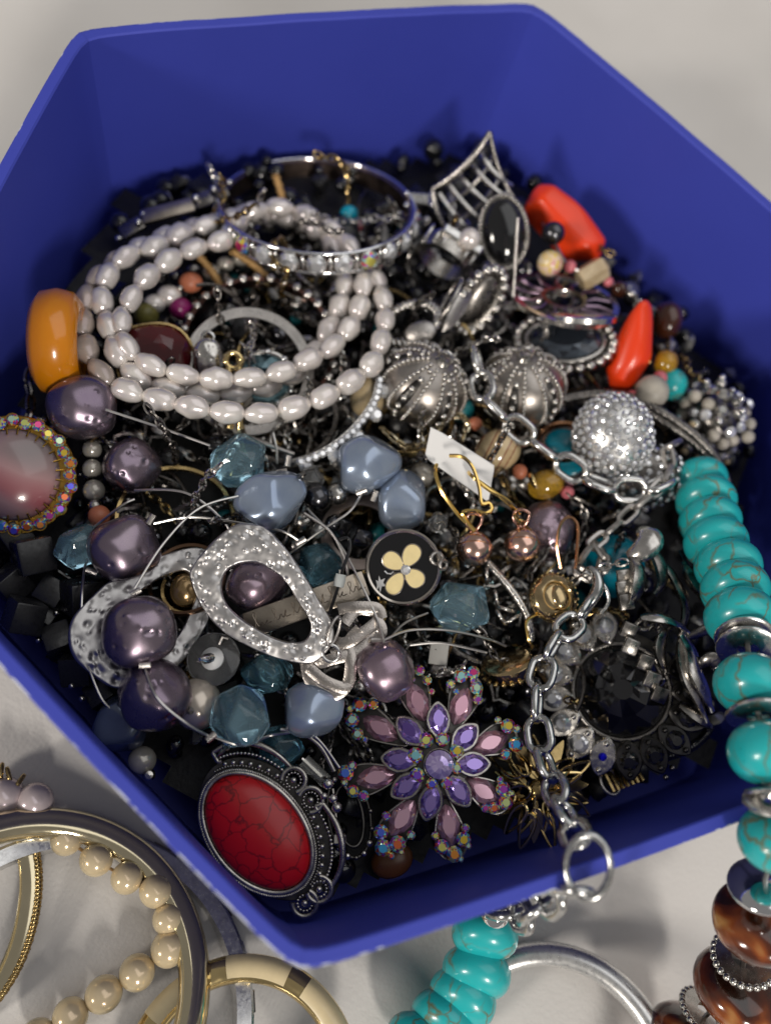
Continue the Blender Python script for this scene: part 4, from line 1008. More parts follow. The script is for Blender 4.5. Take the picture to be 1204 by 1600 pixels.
for k in range(2, 19, 4):
    p = hp[k * 3]; obj('rhinestone', BRILL_HI, RHINE, rh, worldM=ALIGN(p + CR * 0.0018 - CU * 0.0012, -CF + CR * 0.5, 0.0042))
ct = thing('cream_tooth_bead', 'cream tooth shaped bead between the pearls and the dome earring', 'bead', FR(572, 618, -33, 10)); obj('tooth', ball(26, 34, 22, 20, 14, lambda v: Vector((v.x * (1 - 0.25 * v.y), v.y, v.z))), BONE, ct)
for k, (a, b, z, R1, R2, an, tx, ma, lb) in enumerate([
   (452, 655, -37, 78, 70, 20, -30, GUN, 'wide gunmetal hoop below the pearl loops'), (640, 668, -36, 70, 64, 10, -55, OLDGOLD, 'thin old gold hoop under the left dome earring'),
   (275, 812, -38, 92, 86, 0, -22, OLDGOLD, 'large bronze hoop between the purple beads'), (292, 905, -37, 62, 56, 30, -30, mat('brown metal', (0.22, 0.13, 0.08), 1, .3), 'brown metal ring around the bronze bead'),
   (562, 832, -37, 62, 44, 20, -18, mat('pinkish metal', (0.48, 0.40, 0.36), 1.0, 0.35), 'flat pinkish metal ring left of the flower charm'), (880, 690, -33, 42, 37, 0, -45, COPPERW, 'copper ring round the turquoise oval by the pave ball')]):
    h = thing('metal_hoop', lb, 'earring', FR(a, b, z, an, tx)); obj('band', lathe([(R2, -4), (R1 - 1, -5), (R1, 0), (R1 - 1, 5), (R2, 4)], 80, True), ma, h)
h = thing('silver_scroll_hook', 'short silver stick and wire findings by the blue pendant', 'finding', FR(432, 700, -34, -12)); obj('bar', tube([(-40, 6, 0), (0, 0, 2), (28, -4, 0)], 4, 8), SATIN, h); obj('pin', tube([(-10, 22, 4), (0, 0, 6), (6, -24, 4)], 2, 6), STEELW, h)

# ------------------------------------------------------------------ purple and blue bead necklace on steel wire
pb = thing('purple_blue_necklace', 'necklace of purple nuggets and blue beads strung far apart on thin steel wire', 'necklace', base_at(P3(300, 900, -42)))
PB = [  # px py z diameter mesh material angle
 (128, 637, -30, 104, NUGS[0], PURPLE, 0), (205, 728, -35, 86, NUGS[1], PURPLE, 40), (194, 858, -28, 106, NUGS[2], PURPLE, 20), (218, 987, -24, 114, NUGS[3], PURPLE, 10), (243, 1086, -29, 112, NUGS[4], PURPLE, 80),
 (402, 913, -31, 96, NUGS[0], MAUVE, 120), (603, 1048, -23, 92, NUGS[1], MAUVE, 200), (853, 828, -36, 88, NUGS[3], MAUVE, 60),
 (375, 721, -27, 106, GLASS[0], BLUEG, 0), (127, 853, -34, 88, GLASS[1], BLUEG, 30), (495, 884, -36, 92, GLASS[2], BLUEG_D, 50), (718, 950, -29, 104, GLASS[3], BLUEG, 10), (375, 1120, -27, 112, GLASS[1], BLUEG, 100), (416, 1050, -37, 90, GLASS[2], BLUEG_D, 0), (438, 1168, -39, 84, GLASS[0], BLUEG_D, 40),
 (423, 782, -25, 104, PILL[0], BLUEP, 25), (573, 725, -27, 96, PILL[1], BLUEP, 15), (628, 782, -29, 90, PILL[2], BLUEP, 70), (489, 1107, -30, 94, PILL[3], BLUEP, 10), (190, 1130, -38, 92, PILL[0], BLUEP_D, 60)]
for a, b, z, d, me, ma, an in PB:
    nm = {PURPLE: 'purple_bead', MAUVE: 'mauve_bead', BLUEG: 'blue_glass_bead', BLUEG_D: 'teal_glass_bead', BLUEP: 'blue_pearl_bead', BLUEP_D: 'dark_blue_bead'}[ma]
    s = (d * 1.0, d * 0.94, d * 0.92)
    if (a, b) == (402, 913): s = (d * 1.05, d * 0.84, d * .8)
    if ma == BLUEP: s = (d * 1.08, d * 0.92, d * 0.9)
    obj(nm, me, ma, pb, worldM=FR(a, b, z, an if (a, b) != (402, 913) else -25, an * 0.3, an * 0.5) @ Matrix.Diagonal((*s, 1)))
WIRES = [
 [(165, 640, -24), (250, 668, -26), (328, 696, -24)], [(210, 766, -30), (290, 770, -26), (350, 815, -27), (362, 850, -29)], [(210, 920, -20), (255, 850, -20), (310, 795, -20), (372, 775, -22)],
 [(240, 818, -22), (300, 808, -22), (380, 818, -22), (440, 830, -24), (468, 846, -26)], [(452, 865, -29), (500, 830, -26), (545, 800, -25), (566, 770, -26)], [(480, 795, -28), (530, 850, -25), (565, 915, -22), (590, 970, -20), (600, 1005, -18)],
 [(600, 1000, -20), (640, 985, -21), (700, 985, -22), (760, 998, -25), (790, 1010, -28)], [(600, 1010, -20), (630, 975, -24), (668, 958, -27)], [(135, 870, -34), (128, 930, -30), (130, 1010, -31), (155, 1085, -33), (175, 1110, -33)],
 [(225, 1040, -22), (245, 1090, -18), (290, 1130, -20), (325, 1150, -24)], [(452, 1145, -27), (420, 1150, -29), (380, 1165, -26), (330, 1150, -25)], [(145, 825, -32), (190, 790, -27), (210, 780, -27)], [(438, 1140, -30), (490, 1150, -31), (530, 1200, -32)], [(640, 1008, -24), (690, 1005, -24), (760, 1020, -27)]]
for w in WIRES: wire(pb, w, 0.00032, STEELW)
for a, b, z, an in ((236, 812, -23, 60), (212, 926, -20, 30), (143, 893, -33, -20), (226, 1040, -21, 5), (440, 738, -26, 10), (564, 768, -26, 20), (588, 1000, -21, 0), (330, 1152, -24, 40), (470, 846, -26, 30), (585, 775, -27, 70), (450, 720, -26, 80)):
    obj('crimp_tube', CRIMP, SATIN, pb, worldM=FR(a, b, z, an, 0, 90) @ Matrix.Diagonal((11, 11, 17, 1)))

# ------------------------------------------------------------------ two hammered silver pendants
def ham(seed, k1=0.06, amp=2.3):
    def f(x, y):
        v = Vector((x * k1, y * k1, seed)); d = mnoise.voronoi(v)[0][0]
        return -amp * math.exp(-(d / 0.30) ** 2) * 1.2 + amp * 0.8 * mnoise.noise(v * 0.6) + amp * 1.1 * math.exp(-(mnoise.voronoi(v * 1.4 + Vector((9, 4, 2)))[0][0] / 0.22) ** 2)
    return f
OUT = [(365, 821), (390, 819), (413, 825), (438, 848), (466, 884), (495, 932), (520, 975), (521, 1000), (508, 1022), (483, 1037), (432, 1028), (387, 1009), (345, 983), (314, 944), (298, 904), (303, 884), (331, 848)]
INN = [(401, 880), (421, 890), (444, 907), (464, 938), (482, 966), (485, 985), (477, 1000), (460, 1004), (438, 1000), (407, 986), (373, 963), (353, 941), (347, 915), (354, 893), (376, 881)]
hp1 = thing('hammered_pendant', 'large hammered silver pendant with off-centre hole framing a mauve bead', 'pendant', FR(408, 928, -20, 0, 5, -4), 'hammered silver pendants')
obj('plate', strip_ring([(a - 408, 928 - b) for a, b in OUT], [(a - 408, 928 - b) for a, b in INN], 7, ham(1.3), 260, 48, 1.5), HAMMER, hp1)
obj('jump_ring', tube(ell(13, 13, 20), 3, 8, True), SILVER, hp1, T(518 - 408, 928 - 1020, 3))
obj('jump_ring', tube(ell(9, 24, 20), 2.5, 8, True), SATIN, hp1, T(522 - 408, 928 - 985, 6) @ R_('Z', -18) @ R_('Y', 40))
OUT2 = [(303, 850), (258, 862), (215, 886), (173, 908), (143, 938), (121, 965), (115, 994), (124, 1025), (147, 1048), (184, 1072), (232, 1070), (278, 1042), (312, 996), (330, 955), (338, 905), (330, 862)]
INN2 = [(288, 890), (262, 896), (234, 912), (205, 935), (180, 960), (172, 985), (180, 1008), (205, 1025), (238, 1028), (262, 1015), (282, 985), (298, 950), (305, 915)]
hp2 = thing('hammered_pendant', 'hammered silver pendant partly hidden under two purple beads', 'pendant', FR(225, 960, -33, 0, -6, 8), 'hammered silver pendants')
obj('plate', strip_ring([(a - 225, 960 - b) for a, b in OUT2], [(a - 225, 960 - b) for a, b in INN2], 7, ham(5.1, 0.055, 2.6), 240, 40, 1.5), HAMMER, hp2)
bz = thing('bronze_bead', 'bronze pearl bead inside the hidden hammered pendant', 'bead', FR(290, 922, -37)); obj('bead_body', ROUND, BRONZE, bz, Matrix.Diagonal((50, 56, 50, 1))); obj('cup', lathe([(28, -14), (36, -2), (38, 2), (33, 0)], 24), OLDGOLD, bz)
cp = thing('champagne_bead', 'champagne pearl bead beside the lowest purple bead', 'bead', FR(308, 1100, -33)); obj('bead_body', ROUND, CHAMP, cp, Matrix.Diagonal((76, 82, 76, 1))); obj('hole', lathe([(3, 0), (6, -1)], 10), OXID, cp, T(-10, -10, 38))
es = thing('earring_back_disc', 'clear plastic disc earring back with a silver stud', 'earring', FR(333, 1030, -30, 0, -10, -14))
obj('disc', lathe([(0, -2), (40, -3), (42, 0), (38, 3), (12, 7), (0, 7)], 40), CLEAR, es)
obj('collar', lathe([(0, 16), (8, 16), (14, 10), (18, 6), (18, 0)], 20), mat('white plastic', (0.7, 0.7, 0.7), 0, 0.3, coat=.3), es)
obj('post', tube([(0, 0, 10), (-6, -4, 26), (-11, -7, 40)], lambda t: 9 - 6.5 * max(0, t - .4) / .6, 10), BRIGHT, es)
obj('clutch', tube([(10, 22, 6), (16, 32, 10), (24, 30, 6)], 3, 6), SATIN, es)
et = thing('engraved_bar_tag', 'engraved champagne silver bar passing under the hammered pendant', 'tag', FR(478, 945, -27, 20, 0, 0))
obj('bar', hull([(x, y, z) for x in (-98, 100) for y in (-21, 21) for z in (-4, 4)], 3, 2), TAG, et)
for k in range(6):
    x0 = -85 + k * 31; rr = random.Random(k + 2)
    obj('engraving', tube(cat([(x0, -8, 4), (x0 + 7, rr.uniform(6, 14), 4.3), (x0 + 2, rr.uniform(8, 14), 4.3), (x0 + 6, -7, 4.3), (x0 + 13, rr.uniform(-2, 3), 4.3), (x0 + 15, -7, 4.3), (x0 + 22, rr.uniform(-2, 8), 4.3), (x0 + 19, -6, 4.3), (x0 + 27, -6, 4)], 40), 0.8, 5), mat('engraved line', (0.26, 0.22, 0.18), 1, .4) if k == 0 else bpy.data.materials['engraved line'], et)
kn = thing('brushed_knot_pendant', 'brushed silver interlaced ribbon pendant beside the mauve bead', 'pendant', FR(538, 1015, -24, 0, 0, 0))
for lp2 in ([(-52, -25, 0), (-20, -15, 8), (20, -2, 4), (42, 30, 0), (52, 55, -4), (20, 62, 0), (0, 40, 4)], [(-60, -20, 0), (-52, -48, 4), (-22, -70, 6), (4, -55, 6), (10, -20, 8), (6, 10, 4), (24, 32, 8)], [(-38, 20, 0), (0, 10, 8), (34, 30, 6), (52, 42, 2), (56, 22, 0), (20, 10, 0), (-20, -8, 4)], [(-55, -28, 6), (-30, -48, 10), (0, -58, 8), (10, -40, 4)], [(-10, 62, 0), (16, 66, 4), (50, 64, 2), (58, 48, 0)]):
    obj('ribbon', tube(cat(lp2, 44), 9.5, 10, flat=0.3, up=Vector((0, 0, 1))), KNOT, kn)
bh = thing('black_ear_hook', 'black ear hook with a clear rubber stop above the silver knot', 'earring', FR(530, 905, -22, -12)); obj('hook', tube(cat([(-4, -55, 0), (0, -20, 2), (2, 15, 4), (6, 50, 2), (0, 66, 0), (-14, 60, -2)], 30), 2.6, 8), BLACK, bh); obj('stop', lathe([(3, -10), (8, -10), (9, 0), (8, 10), (3, 10)], 14, True), RUBBER, bh, T(1, -2, 3) @ R_('X', 90))
wh = thing('curled_silver_hook', 'curled silver wire hook at the left of the flower charm', 'finding', FR(545, 850, -24, 0)); obj('hook', tube(cat([(-70, 48, 0), (-30, 20, 2), (-8, -20, 4), (-2, -52, 2), (-10, -62, 0), (-14, -40, 2)], 30), 2.6, 8), SATIN, wh)

# ------------------------------------------------------------------ black enamel flower charm
fc = thing('flower_charm', 'round black enamel charm with a cream four-petal flower', 'charm', FR(630, 886, -22, 0, 4, -4))
obj('rim', lathe([(53, -6), (58, -6), (60, -2), (60, 4), (57, 7), (54, 5), (53, 0)], 72, True), mat('nickel', (0.62, 0.56, 0.50), 1, 0.2), fc)
obj('enamel', lathe([(0, 5), (30, 4.6), (54, 3)], 64), BLACKM, fc)
obj('back', lathe([(54, -5), (30, -6), (0, -6)], 48), ANTIQ, fc)
for (dx, dy, an, L_, W_) in ((-15, 9, 148, 18, 13.5), (12, 18, 60, 19, 13.5), (17, -16, -40, 17, 14), (-12, -25, 238, 19, 12.5)):
    o2 = [(L_ * math.cos(t) * (1.0), W_ * math.sin(t) * (1 + 0.25 * math.cos(t))) for t in [2 * math.pi * q / 28 for q in range(28)]]
    pt = obj('petal_outline', tube([(x, y, 0) for x, y in o2], 1.3, 6, True), bpy.data.materials['nickel'], fc, T(dx, dy, 5.6) @ R_('Z', an))
    obj('petal', plate([(x * .95, y * .95) for x, y in o2], 2.4), CREAM, pt, T(0, 0, 0))
obj('crystal', gem(circ(8, 10), 3, 0.5, 2), RHINE, fc, T(4, -4, 7))
obj('star_mark', plate([(-38, -13), (-35, -20), (-28, -17), (-31, -24), (-27, -30), (-33, -30), (-36, -40), (-38, -31), (-42, -37), (-41, -28), (-43, -20), (-39, -22)], 1.2), MARK, fc, T(0, 0, 5.2))
obj('crescent_mark', tube([(-29, -6, 5), (-25, -10, 5.4), (-19, -10, 5.4), (-15, -7, 5)], 1.4, 6), MARK, fc)
obj('bail', tube(ell(11, 9, 20), 3, 8, True), SATIN, fc, T(52, 14, 4) @ R_('Y', 40))
obj('bail', tube(ell(10, 7, 20), 3, 8, True), SATIN, fc, T(62, 4, 2) @ R_('Y', 60))

# little beads and crystals around the charm
for a, b, z, d, me, ma, nm, cat_, lb in [
  (684, 816, -26, 36, GLASS[1], CLEAR, 'crystal_drop', 'crystal', 'clear crystal drop at the upper right of the flower charm'), (485, 748, -31, 46, GLASS[3], CLEAR, 'crystal_bead', 'crystal', 'clear faceted crystal bead between the blue beads'),
  (495, 777, -30, 44, ROUND, HEMA, 'hematite_bead', 'bead', 'shiny black bead between the two left blue beads'), (526, 772, -32, 36, ROUND, ANTIQ_L, 'silver_bead', 'bead', 'silver bead left of the pale blue nugget'),
  (565, 842, -30, 40, GLASS[2], HEMA, 'hematite_bead', 'bead', 'faceted black bead left of the flower charm'), (530, 822, -34, 46, GLASS[0], BLACK, 'black_bead', 'bead', 'rough black bead above the teal glass bead'), (498, 828, -33, 30, GLASS[1], RHINE_G, 'crystal_bead', 'crystal', 'small grey crystal below the hematite bead'),
  (658, 742, -34, 40, ROUND, GREYP, 'grey_pearl', 'bead', 'shiny grey pearl beside the earring card'), (520, 818, -31, 26, ROUND, HEMA, 'hematite_bead', 'bead', 'tiny hematite bead under the wire crossing')]:
    o = obj(nm, me, ma, None, worldM=FR(a, b, z, a % 90, b % 40) @ Matrix.Scale(d, 4)); tag(o, lb, cat_)
sq = thing('square_stone_bead', 'pale square stone bead above the flower brooch', 'bead', FR(685, 1022, -34, -8, 0)); obj('block', hull([(x, y, z) for x in (-15, 15) for y in (-17, 17) for z in (-12, 12)], 3, 2), mat('pale stone', (0.55, 0.53, 0.49), 0, .4), sq); obj('cap', lathe([(0, 0), (12, -2), (15, -10)], 14), SATIN, sq, T(4, -24, 0))

# ------------------------------------------------------------------ copper earrings on a card
cd = thing('earring_card', 'small white plastic earring card with punched holes', 'card', FR(718, 722, -21, 0, -6, 8))
obj('card', plate([(x - 718, 722 - y) for x, y in ((672, 668), (690, 676), (772, 726), (772, 732), (764, 780), (760, 782), (664, 716), (664, 708))], 3, 0.8), CARD, cd)
for k, (ex, ey, lb, wp) in enumerate([(741, 857, 'copper ball drop earring on gold wire, left of the pair', [(741, 828, -21), (716, 805, -20), (690, 768, -19), (680, 740, -19), (682, 726, -20)]), (815, 851, 'copper ball drop earring on gold wire, right of the pair', [(808, 800, -21), (776, 772, -18), (745, 750, -17), (735, 742, -18), (732, 738, -20)])]):
    e = thing('copper_ball_earring', lb, 'earring', FR(ex, ey, -22), 'copper ball earrings')
    obj('ball', ROUND, COPPER, e, Matrix.Scale(56, 4))
    obj('seam_ring', tube(ell(28.2, 28.2, 40), 0.8, 6, True), COPPERW, e, R_('X', 65))
    obj('loop', tube(cat([(0, 26, 0), (-12, 38, 2), (-10, 52, 4), (2, 54, 6), (12, 48, 4), (8, 36, 2), (0, 26, 0)], 28), 3, 8), mat('copper loop', (0.62, 0.36, 0.29), 1, .2) if k == 0 else bpy.data.materials['copper loop'], e)
    obj('ear_wire', tube(cat(pts3(wp), 40), 0.00052, 6), BRASSW, e, worldM=Matrix.Identity(4))
    w2 = [(741, 830, -20), (722, 802, -19), (742, 798, -18), (758, 802, -17), (768, 796, -17), (764, 786, -17), (752, 786, -17), (748, 760, -16), (738, 730, -15), (722, 714, -16), (702, 712, -17.5)] if k == 0 else [(812, 802, -20), (790, 780, -17), (764, 766, -16), (742, 748, -16.5)]
    obj('ear_wire', tube(cat(pts3(w2), 60), 0.00052, 6), BRASSW, e, worldM=Matrix.Identity(4))

# mixed strand right of the card
ms = thing('agate_bead_strand', 'strand of banded agate, amber glass and salmon beads right of the card', 'necklace', base_at(P3(800, 730, -36)))
for a, b, z, d, me, ma, nm, an, st in [(777, 705, -31, 66, OVALB, AGATE, 'agate_bead', -50, 1.35), (812, 737, -30, 24, ROUND, SALMON, 'salmon_bead', 0, 1), (852, 757, -30, 46, OVALB, AMBERG, 'amber_bead', -70, 1.5), (886, 769, -30, 22, ROUND, PINKB, 'pink_bead', 0, 1), (742, 662, -33, 22, ROUND, SALMON, 'salmon_bead', 0, 1), (832, 752, -29, 30, RONDE, GOLD, 'gold_spacer', -70, .6), (720, 640, -36, 40, ROUND, TEALB, 'teal_bead', 0, 1)]:
    D = SC(a, b, z) * d; tv = (CR * -math.sin(math.radians(an)) + CU * math.cos(math.radians(an)))
    obj(nm, me, ma, ms, worldM=ALIGN(P3(a, b, z), tv, (D, D, D * st), 35))
obj('thread', tube(cat(pts3([(720, 640, -36), (777, 705, -31), (812, 737, -30), (852, 757, -30), (886, 769, -30), (940, 800, -33)]), 40), 0.0005, 6), DARKM, ms, worldM=Matrix.Identity(4))
for a, b, an, d, lb in ((878, 690, 0, 56, 'oval turquoise cabochon in a copper ring beside the pave ball'), (888, 728, 10, 50, 'turquoise cabochon partly under the cable chain')):
    c = thing('turquoise_cabochon', lb, 'stone', FR(a, b, -35, an, -30)); obj('cabochon', cab(d / 2, d / 2 * .8, 10), TURQ_P, c); obj('bezel', tube(ell(d / 2, d / 2 * .8), 3, 6, True), GUN, c)
tb = thing('blue_turquoise_bead', 'large round turquoise blue bead behind the dark lattice bracelet', 'bead', FR(958, 885, -38)); obj('bead_body', ROUND, TURQ_P, tb, Matrix.Diagonal((96, 100, 96, 1))); obj('eyelet', tube(ell(6, 6, 14), 2, 6, True), SILVER, tb, T(-10, 10, 47))

# ------------------------------------------------------------------ pave ball, cluster ball
def fib(n, zmin=-0.2):
    k = 0; out = []
    for i in range(n):
        z = 1 - 2 * (i + .5) / n
        if z < zmin: continue
        q = math.sqrt(1 - z * z); a = i * 2.399963; out.append(Vector((q * math.cos(a), q * math.sin(a), z)))
    return out
pv = thing('pave_ball', 'silver ball paved with tiny clear rhinestones near the right wall', 'bead', FR(957, 682, -24))
obj('core', ball(60, 66, 54, 32, 20), PLATE_S, pv)
for v in fib(250, -0.05):
    obj('rhinestone', BRILL_HI, RHINE, pv, ALIGN(Vector((v.x * 61, v.y * 67, v.z * 55)), Vector((v.x, v.y, v.z)), 12.2, v.x * 400, Vector((0, 0, 1))))
p2 = thing('pave_bead', 'second rhinestone dome under the pave ball and fine chain', 'bead', FR(1002, 742, -31, 0, 10)); obj('core', ball(64, 50, 40, 28, 16), GUN, p2)
for v in fib(170, 0): obj('rhinestone', BRILL_HI, RHINE if v.x > -.3 else RHINE_G, p2, ALIGN(Vector((v.x * 65, v.y * 51, v.z * 41)), v, 11, v.x * 400, Vector((0, 0, 1))))
cb = thing('crystal_cluster_ball', 'spiky ball of smoky crystals and silver tips in the right corner', 'bead', FR(1113, 658, -33))
obj('core', ball(42, 42, 42, 20, 14), GUN, cb)
for i, v in enumerate(fib(74, -0.25)):
    rr = 47 + (i % 3) * 6; obj('crystal', BRILL_HI if i % 2 else ROUND, (RHINE_G, RHINE, STONEB, RHINE_G)[i % 4], cb, ALIGN(v * rr, v, 17 + (i % 4) * 1.5, i * 50, Vector((0, 0, 1))))
    if i % 4 == 0: obj('tip', GRAN, BONE if i % 8 else SILVER, cb, Matrix.Translation(v * (rr + 9)) @ Matrix.Scale(12, 4))

# ------------------------------------------------------------------ rope straps and chains on the right
rs = thing('mesh_rope_chain', 'double woven gunmetal rope chain curving past the cluster ball', 'chain', base_at(P3(1080, 690, -32)))
for off, z in ((0, -24), (13, -25.5)):
    obj('rope_strand', rope(cat(pts3([(880, 622 + off * .3, -33), (930, 614 + off * .3, -31), (985, 620 + off * .2, -27), (1030, 642 + off, z), (1075, 672 + off, z), (1110, 706 + off, z - 1), (1132, 745 + off, z - 3), (1142, 790, z - 8)]), 200), 0.0013, 3, 38, 6), GUN, rs, worldM=Matrix.Identity(4))
obj('rope_strand', rope(cat(pts3([(835, 660, -35), (860, 640, -34), (900, 628, -33), (960, 626, -31)]), 80), 0.0008, 2, 20, 5), GUN, rs, worldM=Matrix.Identity(4))
cc = thing('cable_chain', 'bright silver cable chain winding from the domes to the pave ball', 'chain', base_at(P3(830, 690, -28)))
chain(cc, [(742, 545, -26), (746, 572, -25), (752, 600, -24), (764, 636, -23), (800, 662, -23.5), (832, 690, -24), (868, 716, -24), (905, 742, -24), (950, 762, -23), (1000, 768, -22), (1046, 748, -22)], 0.0105, LINK, SILVER, seed=9, tilt=20)
fcn = thing('fine_chain', 'fine silver chain looping from the pave ball down to the clasp', 'chain', base_at(P3(970, 810, -30)))
chain(fcn, [(1060, 690, -22), (1040, 700, -21), (1046, 735, -22), (1020, 770, -22), (985, 800, -24), (955, 828, -26), (925, 850, -27), (905, 878, -27), (925, 905, -26), (905, 880, -27)][:8], 0.0072, LINKF, SATIN, wr=0.11, seed=10, tilt=10)
chain(fcn, [(930, 850, -27), (945, 875, -26), (930, 905, -25), (900, 890, -27)], 0.0066, LINKF, SATIN, wr=0.11, seed=11)
fx = thing('foxtail_chain', 'woven silver foxtail chain running between the copper balls and gold button', 'chain', base_at(P3(800, 930, -34)))
obj('woven_cord', rope(cat(pts3([(762, 880, -30), (785, 905, -29), (808, 935, -29), (824, 965, -30), (828, 1000, -33)]), 120), 0.0011, 4, 18, 6), ANTIQ_L, fx, worldM=Matrix.Identity(4))
obj('woven_cord', rope(cat(pts3([(700, 1000, -34), (715, 1020, -34), (745, 1035, -35)]), 50), 0.0010, 4, 8, 6), GUN, fx, worldM=Matrix.Identity(4))
for a, b, an in ((775, 935, 10), (790, 952, 70), (782, 965, 30), (760, 900, 0), (800, 968, 120)): obj('jump_ring', LINK, ANTIQ_L, fx, worldM=FR(a, b, -30, an, 40) @ R_('X', 90) @ Matrix.Scale(32, 4))
nc = thing('knotted_fine_chain', 'knotted pale fine chain under the left dome earring', 'chain', base_at(P3(640, 690, -36)))
chain(nc, [(596, 668, -33), (620, 690, -32), (640, 700, -33), (665, 690, -33), (690, 665, -32), (705, 650, -33), (730, 655, -33), (722, 690, -33)], 0.0042, LINKF, PALEGOLD, wr=0.12, seed=12, jitter=40)
gbn = thing('gold_button_earring', 'round gold spiral button earring hung on a copper wire loop', 'earring', FR(868, 932, -26, 12, -6, 26))
obj('button', lathe([(0, 4), (12, 6), (20, 2), (24, 6), (33, 3), (39, -3), (40, -12), (30, -16), (0, -16)], 48, angle=50), mat('button gold', (0.62, 0.47, 0.26), 1, .16, var=.3), gbn)
obj('inlay', cab(14, 20, 8), bpy.data.materials['button gold'], gbn, T(4, -2, 4))
for k in range(26): obj('rib', tube([(38, 0, -2), (40, 0, -12)], 1.8, 5), OLDGOLD, gbn, R_('Z', k * 360 / 26))
obj('wire_loop', tube(cat(pts3([(876, 888, -26), (870, 850, -24), (876, 818, -22), (890, 808, -22), (902, 822, -23), (901, 860, -25), (898, 895, -27)]), 40), 0.00045, 6), COPPERW, gbn, worldM=Matrix.Identity(4))
obj('wire_loop', tube(cat(pts3([(838, 960, -28), (822, 972, -27), (826, 1000, -27), (832, 1012, -28)]), 24), 0.0004, 6), BRASSW, gbn, worldM=Matrix.Identity(4))
gd = thing('gold_drum_earring', 'gold drum shaped earring with green edge above the brooch chain', 'earring', FR(793, 1040, -33, 12, -58))
obj('drum', lathe([(0, 12), (36, 12), (41, 8), (42, -6), (38, -12), (0, -14)], 48, angle=40), bpy.data.materials['button gold'], gd)
for k in range(20): obj('notch', GRAN, OLDGOLD, gd, T(42 * math.cos(k * .314), 42 * math.sin(k * .314), -8) @ Matrix.Scale(9, 4))
# ------------------------------------------------------------------ flower brooch
CX, CY = 685, 1195
fb = thing('flower_brooch', 'flower brooch with violet and pink crystals and rainbow rhinestones', 'brooch', FR(CX, CY, -31, 0, 0, 4))
def zoff(px, py): return ((px - 480) * 1, py)
PET = [(555, 260, 1), (775, 280, 1), (365, 390, 1), (915, 460, 0.85), (345, 625, 0.95), (870, 690, 0.85), (475, 815, 0.95), (700, 850, 0.95)]
ABP = [  # rainbow stones (zoom coordinates), diameter
 [(565, 105, 40), (603, 155, 36), (625, 210, 24), (530, 150, 20), (500, 190, 18)], [(775, 132, 52), (838, 115, 50), (852, 192, 50), (858, 250, 38), (722, 172, 34), (750, 210, 24), (835, 155, 22)],
 [(262, 275, 56), (225, 350, 54), (252, 418, 46), (330, 272, 42), (212, 295, 28), (290, 445, 24)], [(1005, 380, 56), (1040, 468, 56), (1050, 392, 30), (955, 350, 26), (990, 515, 40)],
 [(196, 605, 60), (232, 690, 46), (228, 570, 34), (285, 712, 40), (190, 650, 26)], [(968, 680, 54), (978, 742, 54), (920, 768, 42), (878, 768, 32), (955, 635, 24), (1010, 700, 22)],
 [(370, 878, 54), (380, 950, 60), (450, 932, 60), (395, 805, 34), (515, 892, 32), (420, 985, 24), (468, 968, 22)], [(662, 945, 54), (722, 978, 58), (768, 912, 54), (778, 860, 32), (790, 940, 24), (632, 895, 30), (752, 1000, 22)]]
k_ = 1 / 3.168
def LZ(x, y): return Vector(((x - 655) * k_, (565 - y) * k_, 0))
for (x, y, f), abs_ in zip(PET, ABP):
    c = LZ(x, y); d = c.normalized(); an = math.degrees(math.atan2(d.y, d.x)); r = c.length
    n_ = Vector((-d.y, d.x, 0)); out = []
    for q in range(40):
        t = 2 * math.pi * q / 40
        rad = math.cos(t); w = 34 * math.sin(t) * (0.62 + 0.38 * rad) * f ** 0.3
        out.append((r * 1.02 + 52 * rad * f, w))
    lm = R_('Z', an) @ T(0, 0, 0) @ R_('Y', 6)
    pe = obj('petal', plate(out, 3), OXID, fb, lm)
    obj('petal_rim', tube([(a, b, 2.0) for a, b in out], 1.9, 6, True), ANTIQ, pe)
    st = obj('pink_crystal', MARQ, PINKC, pe, T(r, 0, 3.5) @ Matrix.Diagonal((64, 60, 46, 1)))
    for ax, ay, dd in abs_:
        p = LZ(ax, ay); obj('rainbow_rhinestone', BRILL_HI, AURORA, fb, T(p.x, p.y, 4.5) @ R_('Z', ax * 3) @ Matrix.Scale(dd * k_ * 1.35, 4))
for x, y in ((655, 345), (508, 400), (452, 542), (490, 668), (608, 745), (750, 692), (826, 562), (790, 432)):
    c = LZ(x, y); an = math.degrees(math.atan2(c.y, c.x)); r = c.length
    lm = R_('Z', an) @ T(r - 2, 0, 10) @ R_('Y', 12)
    s_ = obj('violet_setting', plate([(a * 1.16, b * 1.16) for a, b in marq(26, 17, 28)], 5), ANTIQ, fb, lm)
    obj('violet_crystal', MARQ, VIOLET, s_, T(0, 0, 4) @ Matrix.Diagonal((50, 52, 40, 1)))
for x, y, d in ((590, 450, 66), (672, 445, 62), (742, 500, 64), (740, 580, 52), (692, 650, 56), (617, 655, 52), (546, 615, 66), (538, 522, 70)):
    p = LZ(x, y); o = obj('rainbow_rhinestone', BRILL_HI, AURORA, fb, T(p.x, p.y, 18) @ R_('Z', x) @ Matrix.Scale(d * k_ * 1.15, 4))
obj('centre_crystal', gem(circ(22, 16), 8, 0.25, 6), VIOLETC, fb, T(0, 0, 20))
obj('centre_cup', lathe([(10, 8), (22, 14), (24.5, 20), (23, 21)], 28), ANTIQ, fb)
obj('hub', lathe([(0, 12), (46, 8), (52, 0), (0, -4)], 28), OXID, fb)

